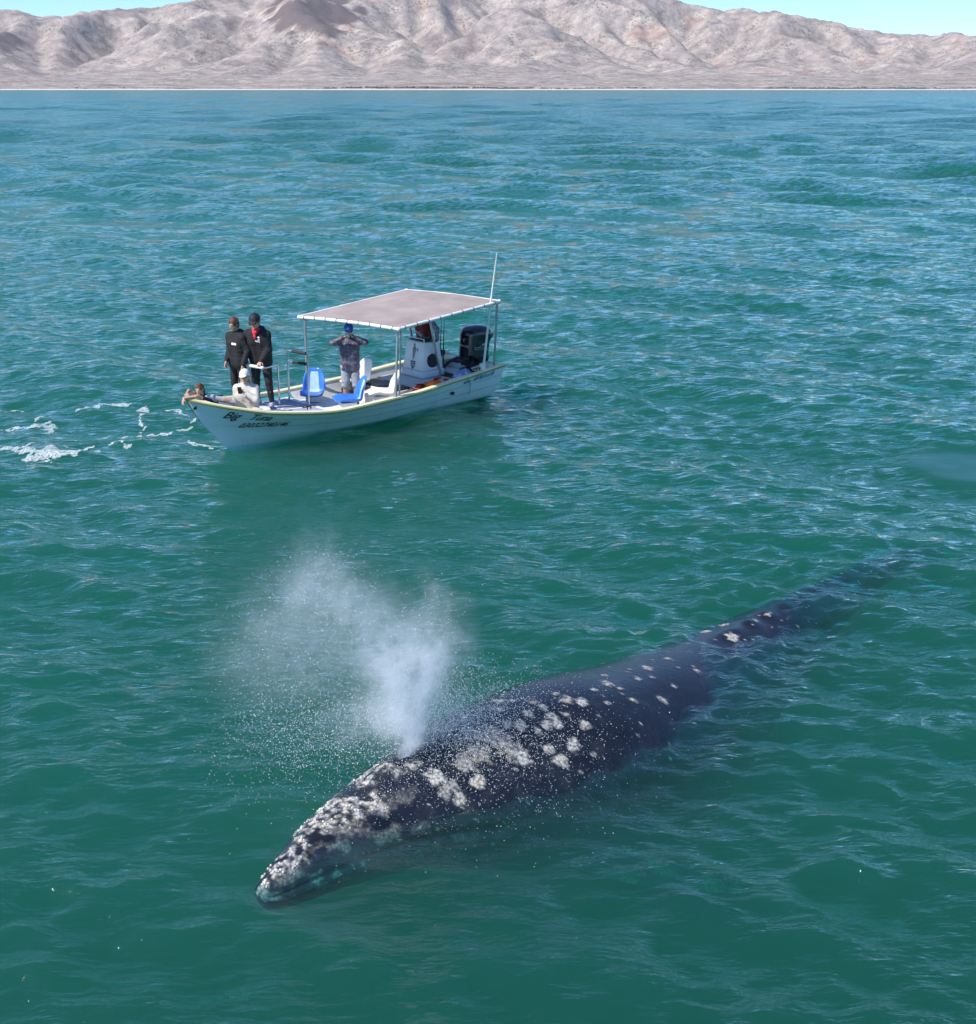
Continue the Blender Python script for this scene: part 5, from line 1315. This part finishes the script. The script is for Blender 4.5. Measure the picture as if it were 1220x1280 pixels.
whale = empty('grey_whale', tuple(spine[300] * np.array([1, 1, 0]) + np.array([0, 0, -1.2])))
tag(whale, 'grey whale with barnacled head and white-spotted dark back surfacing and blowing', 'whale')
W0 = np.array(whale.location)
q = grid_quads(len(sd), nT, wrap=True)
tailc = wxyz[-1].mean(0); nosec = wxyz[0].mean(0)
Vw = np.concatenate([wxyz.reshape(-1, 3), [nosec, tailc]]) - W0
nv = len(sd) * nT; j = np.arange(nT); j2 = (j + 1) % nT
ends = np.concatenate([np.stack([j2, j, j * 0 + nv, j * 0 + nv], 1), np.stack([nv - nT + j, nv - nT + j2, j * 0 + nv + 1, j * 0 + nv + 1], 1)])
# end caps as triangles folded into the body through a second small mesh are avoided: the ends are already pinched shut
body = fast_mesh('body', Vw, q[:, ::-1], M_WHALE, whale, attrs={'white': np.append(white_all, [1, 0])})
bm = bmesh.new(); bm.from_mesh(body.data); bm.verts.ensure_lookup_table()
for k in range(nT):
    bm.faces.new((bm.verts[k], bm.verts[(k + 1) % nT], bm.verts[nv])); bm.faces.new((bm.verts[nv - nT + (k + 1) % nT], bm.verts[nv - nT + k], bm.verts[nv + 1]))
bmesh.ops.recalc_face_normals(bm, faces=bm.faces)
for f in bm.faces: f.smooth = True
bm.to_mesh(body.data); bm.free()
# barnacles: little cratered cones in crowds over the pale patches of the head
cand = np.argwhere((white > .55) & (ct > .1)[None, :] & (sd < 2.3)[:, None]); rs.shuffle(cand)
mb = MB(); nor_up = np.array([0, 0, 1.0])
gu = np.gradient(wxyz, axis=0); gv = np.gradient(wxyz, axis=1); nrm = np.cross(gv, gu); nrm /= np.maximum(np.linalg.norm(nrm, axis=-1, keepdims=True), 1e-9)
if nrm[300, 0, 2] < 0: nrm = -nrm
for (i, jj) in cand[:150]:
    p0 = Vector(wxyz[i, jj] - W0); n0 = Vector(nrm[i, jj]); r = rs.uniform(.005, .012)
    mb.tube([p0 - n0 * .006, p0 + n0 * r * .7, p0 + n0 * r * .9, p0 + n0 * r * .45], [r, r * .72, r * .5, r * .3], 7, cap=True)
o = mb.build('barnacle_crust', pm('barnacle_shell', (.62, .58, .48), .7, c2=(.78, .75, .68), scale=14), whale, smooth=True); o['kind'] = 'stuff'
# flippers
def flipper(sg):
    i = int(np.searchsorted(sd, 3.3)); base = spine[i] + right[i] * sg * HW[i] * .80 + np.array([0, 0, -1.25]); back = -tan[i] * -1
    dirn = right[i] * sg * .88 + back * .45 + np.array([0, 0, -.10]); dirn /= np.linalg.norm(dirn); ch = np.cross(np.array([0, 0, 1.0]), dirn); ch /= np.linalg.norm(ch)
    n, m = 26, 18; Vf = []
    for a in range(n):
        t = a / (n - 1); cen = base + dirn * 1.55 * t + back * .28 * t * t; w = .30 * (1 - .25 * t) * math.sqrt(max(1 - t ** 4, 0)) + .004
        for b_ in range(m):
            an = 2 * math.pi * b_ / m; Vf.append(cen + ch * w * math.cos(an) + np.array([0, 0, 1]) * .075 * (1 - .7 * t) * math.sin(an) * math.sqrt(max(1 - t ** 6, 0)))
    Vf = np.array(Vf) - W0
    fast_mesh('flipper', Vf, grid_quads(n, m, wrap=True), M_WHALE, whale, attrs={'white': np.clip(.05 + .4 * fbm2(Vf[:, 0] * 4, Vf[:, 1] * 4, 3, 5), 0, .8)})
flipper(1); flipper(-1)
# flukes
i = len(sd) - 1; tip = spine[i] + np.array([0, 0, -HT[i] / 2]); back = tan[i]
for sg in (1, -1):
    n, m = 30, 16; Vf = []
    for a in range(n):
        t = a / (n - 1); cen = tip + right[i] * sg * 1.45 * t + back * (.10 + .42 * t ** 1.4 ) + np.array([0, 0, -.10 * t])
        w = .34 * (1 - t) ** .75 + .01
        for b_ in range(m):
            an = 2 * math.pi * b_ / m; Vf.append(cen + back * w * math.cos(an) + np.array([0, 0, 1]) * (.075 * (1 - t) + .006) * math.sin(an))
    Vf = np.array(Vf) - W0
    fast_mesh('fluke', Vf, grid_quads(n, m, wrap=True), M_WHALE, whale, attrs={'white': np.clip(.15 + .5 * fbm2(Vf[:, 0] * 4, Vf[:, 1] * 4, 3, 6), 0, .7)})
# eye
i = int(np.searchsorted(sd, 2.25))
for jj in (int(nT * .27), int(nT * .73)):
    MB().ball(wxyz[i, jj] - W0, .035, 12, 8).build('eye', M_EYE, whale, smooth=True)

# ------------------------------------------------------------------ the blow: mist and falling drops
hole = wxyz[int(np.searchsorted(sd, b0)), 0]
def px_at_depth(px_, py_, Y):
    """pixel to the point at ground distance Y"""
    u = (px_ - 610) / FPX; v = (640 - py_) / FPX
    d_ = np.array([u, math.cos(PITCH) + v * math.sin(PITCH), -math.sin(PITCH) + v * math.cos(PITCH)]); return np.array([0, 0, CAM_H]) + d_ * (Y / d_[1])
HY = hole[1]
lobes = [  # pixel, extra ground distance, radii, density
    (511, 935, 0.0, (.08, .10, .14), 30.0), (514, 905, .03, (.11, .12, .18), 11.0), (522, 865, .05, (.18, .19, .24), 5.5), (532, 820, .10, (.24, .25, .28), 3.2), (545, 775, .15, (.20, .24, .26), 1.3), (488, 845, .10, (.20, .22, .30), 3.2), (500, 900, .08, (.16, .18, .20), 4.0),
    (470, 795, .25, (.26, .30, .30), 1.5), (430, 755, .40, (.32, .36, .24), 1.1), (395, 728, .50, (.28, .34, .20), 1.0), (355, 765, .55, (.32, .40, .28), .55), (400, 820, .40, (.45, .45, .34), .50), (340, 840, .50, (.42, .45, .34), .30), (405, 700, .60, (.22, .26, .14), .50), (545, 735, .30, (.14, .20, .16), .50), (300, 800, .60, (.30, .40, .30), .22), (450, 890, .20, (.26, .30, .18), 1.2)]
cen = np.array([px_at_depth(a, b_, HY + c) for a, b_, c, _, _ in lobes])
lo = (cen - np.array([l[3] for l in lobes]) * 1.9).min(0); hi = (cen + np.array([l[3] for l in lobes]) * 1.9).max(0); lo[2] = max(lo[2], .16)
def blow_mat(org):
    m, nt, out = new_mat('blow_mist'); L = nt.links
    co = coords(nt)
    nz_ = N(nt, 'ShaderNodeTexNoise', Scale=2.4, Detail=5.0, Roughness=.6); L.new(co, nz_.inputs['Vector'])
    of = N(nt, 'ShaderNodeVectorMath', operation='SUBTRACT'); L.new(nz_.outputs['Color'], of.inputs[0]); of.inputs[1].default_value = (.5, .5, .5)
    os_ = N(nt, 'ShaderNodeVectorMath', operation='SCALE'); L.new(of.outputs[0], os_.inputs[0]); os_.inputs['Scale'].default_value = .85
    ad = N(nt, 'ShaderNodeVectorMath', operation='ADD'); L.new(co, ad.inputs[0]); L.new(os_.outputs[0], ad.inputs[1])
    acc = None
    for c, (_, _, _, r, dn) in zip(cen, lobes):
        s1 = N(nt, 'ShaderNodeVectorMath', operation='SUBTRACT'); L.new(ad.outputs[0], s1.inputs[0]); s1.inputs[1].default_value = tuple(c - org)
        s2 = N(nt, 'ShaderNodeVectorMath', operation='DIVIDE'); L.new(s1.outputs[0], s2.inputs[0]); s2.inputs[1].default_value = r
        d2 = N(nt, 'ShaderNodeVectorMath', operation='DOT_PRODUCT'); L.new(s2.outputs[0], d2.inputs[0]); L.new(s2.outputs[0], d2.inputs[1])
        ng = N(nt, 'ShaderNodeMath', operation='MULTIPLY'); L.new(d2.outputs['Value'], ng.inputs[0]); ng.inputs[1].default_value = -1.0
        e = N(nt, 'ShaderNodeMath', operation='EXPONENT'); L.new(ng.outputs[0], e.inputs[0])
        w = N(nt, 'ShaderNodeMath', operation='MULTIPLY_ADD'); L.new(e.outputs[0], w.inputs[0]); w.inputs[1].default_value = dn
        if acc is None: w.inputs[2].default_value = 0
        else: L.new(acc, w.inputs[2])
        acc = w.outputs[0]
    mpv = N(nt, 'ShaderNodeMapping'); mpv.inputs['Scale'].default_value = (1.25, 1.25, .7); mpv.inputs['Rotation'].default_value = (0, .35, 0); L.new(ad.outputs[0], mpv.inputs[0])
    n2 = N(nt, 'ShaderNodeTexNoise', Scale=6.0, Detail=6.0, Roughness=.68); L.new(mpv.outputs[0], n2.inputs['Vector'])
    r2 = N(nt, 'ShaderNodeMapRange'); L.new(n2.outputs[0], r2.inputs[0]); r2.inputs[1].default_value = .38; r2.inputs[2].default_value = .70; r2.inputs[3].default_value = .06; r2.inputs[4].default_value = 2.0
    mu = N(nt, 'ShaderNodeMath', operation='MULTIPLY'); L.new(acc, mu.inputs[0]); L.new(r2.outputs[0], mu.inputs[1])
    v = N(nt, 'ShaderNodeVolumePrincipled'); v.inputs['Color'].default_value = (.96, .98, 1, 1); v.inputs['Anisotropy'].default_value = .25
    L.new(mu.outputs[0], v.inputs['Density']); L.new(v.outputs[0], out.inputs['Volume'])
    return m
org = np.array([hole[0], hole[1], 0.0])
mid = (lo + hi) / 2; half = (hi - lo) / 2
mist = MB().ball(tuple(mid - org), tuple(half * 1.12), 28, 16)
mist.v = [(x, y, max(z_, .14)) for x, y, z_ in mist.v]
mist = mist.build('blow_mist', blow_mat(org), None, smooth=True); mist.location = org
tag(mist, 'white misty plume rising from the whale blowhole', 'mist', kind='stuff')
# drops
def drops(P, rad, name, label):
    n = len(P); O = np.array([(1,0,0),(-1,0,0),(0,1,0),(0,-1,0),(0,0,1),(0,0,-1)], float)
    Vd = (P[:, None, :] + O[None] * rad[:, None, None] * np.array([1, 1, 1.3])).reshape(-1, 3)
    F = np.array([(0,2,4),(2,1,4),(1,3,4),(3,0,4),(2,0,5),(1,2,5),(3,1,5),(0,3,5)]); Fd = (np.arange(n)[:, None, None] * 6 + F[None]).reshape(-1, 3)
    o_ = fast_mesh(name, Vd - org, Fd, M_DROP); o_.location = org; return tag(o_, label, 'spray', kind='stuff')
M_DROP = pm('spray_water', (.80, .84, .86), .15, var=.05, spec=.8)
dr = np.random.default_rng(23); pts = []
n = 5200; li = dr.choice(len(lobes), n, p=np.array([l[4] ** .5 * l[3][0] ** 2 for l in lobes]) / sum(l[4] ** .5 * l[3][0] ** 2 for l in lobes))
pts.append(cen[li] + dr.normal(0, .72, (n, 3)) * np.array([lobes[k][3] for k in li]))
n = 22000; ang = dr.uniform(0, 6.283, n); rad_ = np.abs(dr.normal(0, .58, n)) + .05; hgt = np.abs(dr.normal(0, .30, n)) * np.exp(-rad_ * .5)
pts.append(np.stack([hole[0] + .50 + rad_ * np.cos(ang) * 1.2, hole[1] + .42 + rad_ * np.sin(ang) * 1.1, hole[2] + .0 + hgt - .12 * rad_], 1))
n = 4200; c1 = np.array([px_at_depth(x, y, HY + .1) for x, y in ((430, 915), (400, 900), (380, 930), (450, 935), (350, 890), (330, 930))]); pts.append(c1[dr.integers(0, 6, n)] + dr.normal(0, 1, (n, 3)) * np.array([.24, .28, .13]))
n = 1500; pts.append(np.stack([dr.uniform(-2.6, -.2, n), HY + dr.normal(.4, .6, n), .15 + np.abs(dr.normal(0, .7, n))], 1))
PD = np.concatenate(pts); PD = PD[PD[:, 2] > .06]
drops(PD, (.0011 + .0034 * dr.random(len(PD)) ** 2.2) * np.where(dr.random(len(PD)) < .04, 1.5, 1.0), 'blow_spray', 'white droplets scattered round the whale blow and over its back')

# ------------------------------------------------------------------ foam on the water
def foam_mat():
    m, nt, out = new_mat('sea_foam'); L = nt.links
    b = N(nt, 'ShaderNodeBsdfPrincipled', Roughness=.6); b.inputs['Base Color'].default_value = (.78, .83, .84, 1)
    n = N(nt, 'ShaderNodeTexNoise', Scale=22.0, Detail=4.0, Roughness=.7); L.new(coords(nt), n.inputs['Vector'])
    r = ramp(nt, n.outputs[0], [(.36, .15), (.66, .72)]); L.new(r.outputs[0], b.inputs['Alpha']); L.new(b.outputs[0], out.inputs[0])
    return m
M_FOAM = foam_mat()
def foam(name, label, lines, step, seed, rough=1.0, cut=0.0):
    L = []
    for ln in lines:
        w0 = ln[0]; pp = np.array([at(*q)[:2] for q in ln[1:]]); L.append((w0, pp))
    allp = np.concatenate([p_ for _, p_ in L]); lo_ = allp.min(0) - .6; hi_ = allp.max(0) + .6
    gx = np.arange(lo_[0], hi_[0], step); gy = np.arange(lo_[1], hi_[1], step * 1.25); X, Y = np.meshgrid(gx, gy, indexing='ij')
    n1 = fbm2(X * 1.6, Y * .9, 4, seed); n2 = fbm2(X * 6, Y * 4, 3, seed + 3)
    wx = X + .22 * n1; wy = Y + .30 * fbm2(X * 1.4 + 9, Y * .9, 4, seed + 9)
    f = np.full(X.shape, -9.0)
    for w0, pp in L:
        for a, b_ in zip(pp[:-1], pp[1:]):
            ab = b_ - a; t = np.clip(((wx - a[0]) * ab[0] + (wy - a[1]) * ab[1]) / max(ab @ ab, 1e-6), 0, 1)
            d_ = np.hypot(wx - a[0] - ab[0] * t, (wy - a[1] - ab[1] * t) * .55); f = np.maximum(f, 1 - d_ / w0)
    n3 = 1 - 2.2 * np.abs(fbm2(X * 5 + 3, Y * 3.4, 3, seed + 21))
    keep = (f * 1.15 + rough * .55 * n2 + .5 * n3 + .25 * n1 - cut) > .50
    z_, dx_, dy_ = eta(X, Y, .06)
    Vf = np.stack([X + dx_, Y + dy_, z_ + .012 + .012 * np.clip(n2, 0, 1)], -1).reshape(-1, 3)
    Qf = grid_quads(*X.shape); kk = keep.ravel(); Qf = Qf[kk[Qf].all(1)]
    used = np.unique(Qf); mp = np.full(len(Vf), -1); mp[used] = np.arange(len(used))
    return tag(fast_mesh(name, Vf[used], mp[Qf], M_FOAM), label, 'foam', kind='stuff')
foam('bow_foam', 'white foam streaks drifting ahead of the boat bow', [
    (.07, (87,513), (115,507), (142,506), (160,509)), (.09, (179,510), (190,515), (202,517), (220,514), (239,522), (236,529)), (.10, (184,545), (206,541), (229,535), (241,532)), (.10, (128,555), (147,553), (165,557)),
    (.08, (0,536), (14,530), (37,527), (57,528), (69,532), (62,535)), (.17, (0,561), (14,560), (27,568), (41,574), (57,572), (69,574), (92,570), (115,566)), (.09, (20,563), (37,560)), (.07, (57,570), (69,565), (87,565)), (.06, (96,556), (112,554)), (.07, (172,538), (181,533), (174,524)),
    (.06, (0,508), (20,506)), (.04, (83,542), (88,540)), (.05, (48,521), (54,520)), (.05, (238,558), (258,559), (276,560)), (.05, (150,547), (163,546))], .03, 5)
foam('loose_foam', 'few tiny foam flecks on open water far from the boat', [(.02, (1160,622), (1166,625), (1172,621)), (.014, (1085,652), (1090,654))], .02, 25, .7)

# ------------------------------------------------------------------ the air over the bay
def haze():
    m, nt, out = new_mat('haze_air')
    v = N(nt, 'ShaderNodeVolumePrincipled'); v.inputs['Color'].default_value = (.84, .90, 1, 1); v.inputs['Density'].default_value = 2.4e-5; v.inputs['Anisotropy'].default_value = .2
    nt.links.new(v.outputs[0], out.inputs['Volume']); m.cycles.homogeneous_volume = True
    o = MB().hexa([(-5200, -700, -12), (5200, -700, -12), (5200, 8000, -12), (-5200, 8000, -12)], [(-5200, -700, 1000), (5200, -700, 1000), (5200, 8000, 1000), (-5200, 8000, 1000)]).build('haze', m)
    tag(o, 'thin pale sea haze over the bay and hills', 'haze', kind='stuff')
haze()
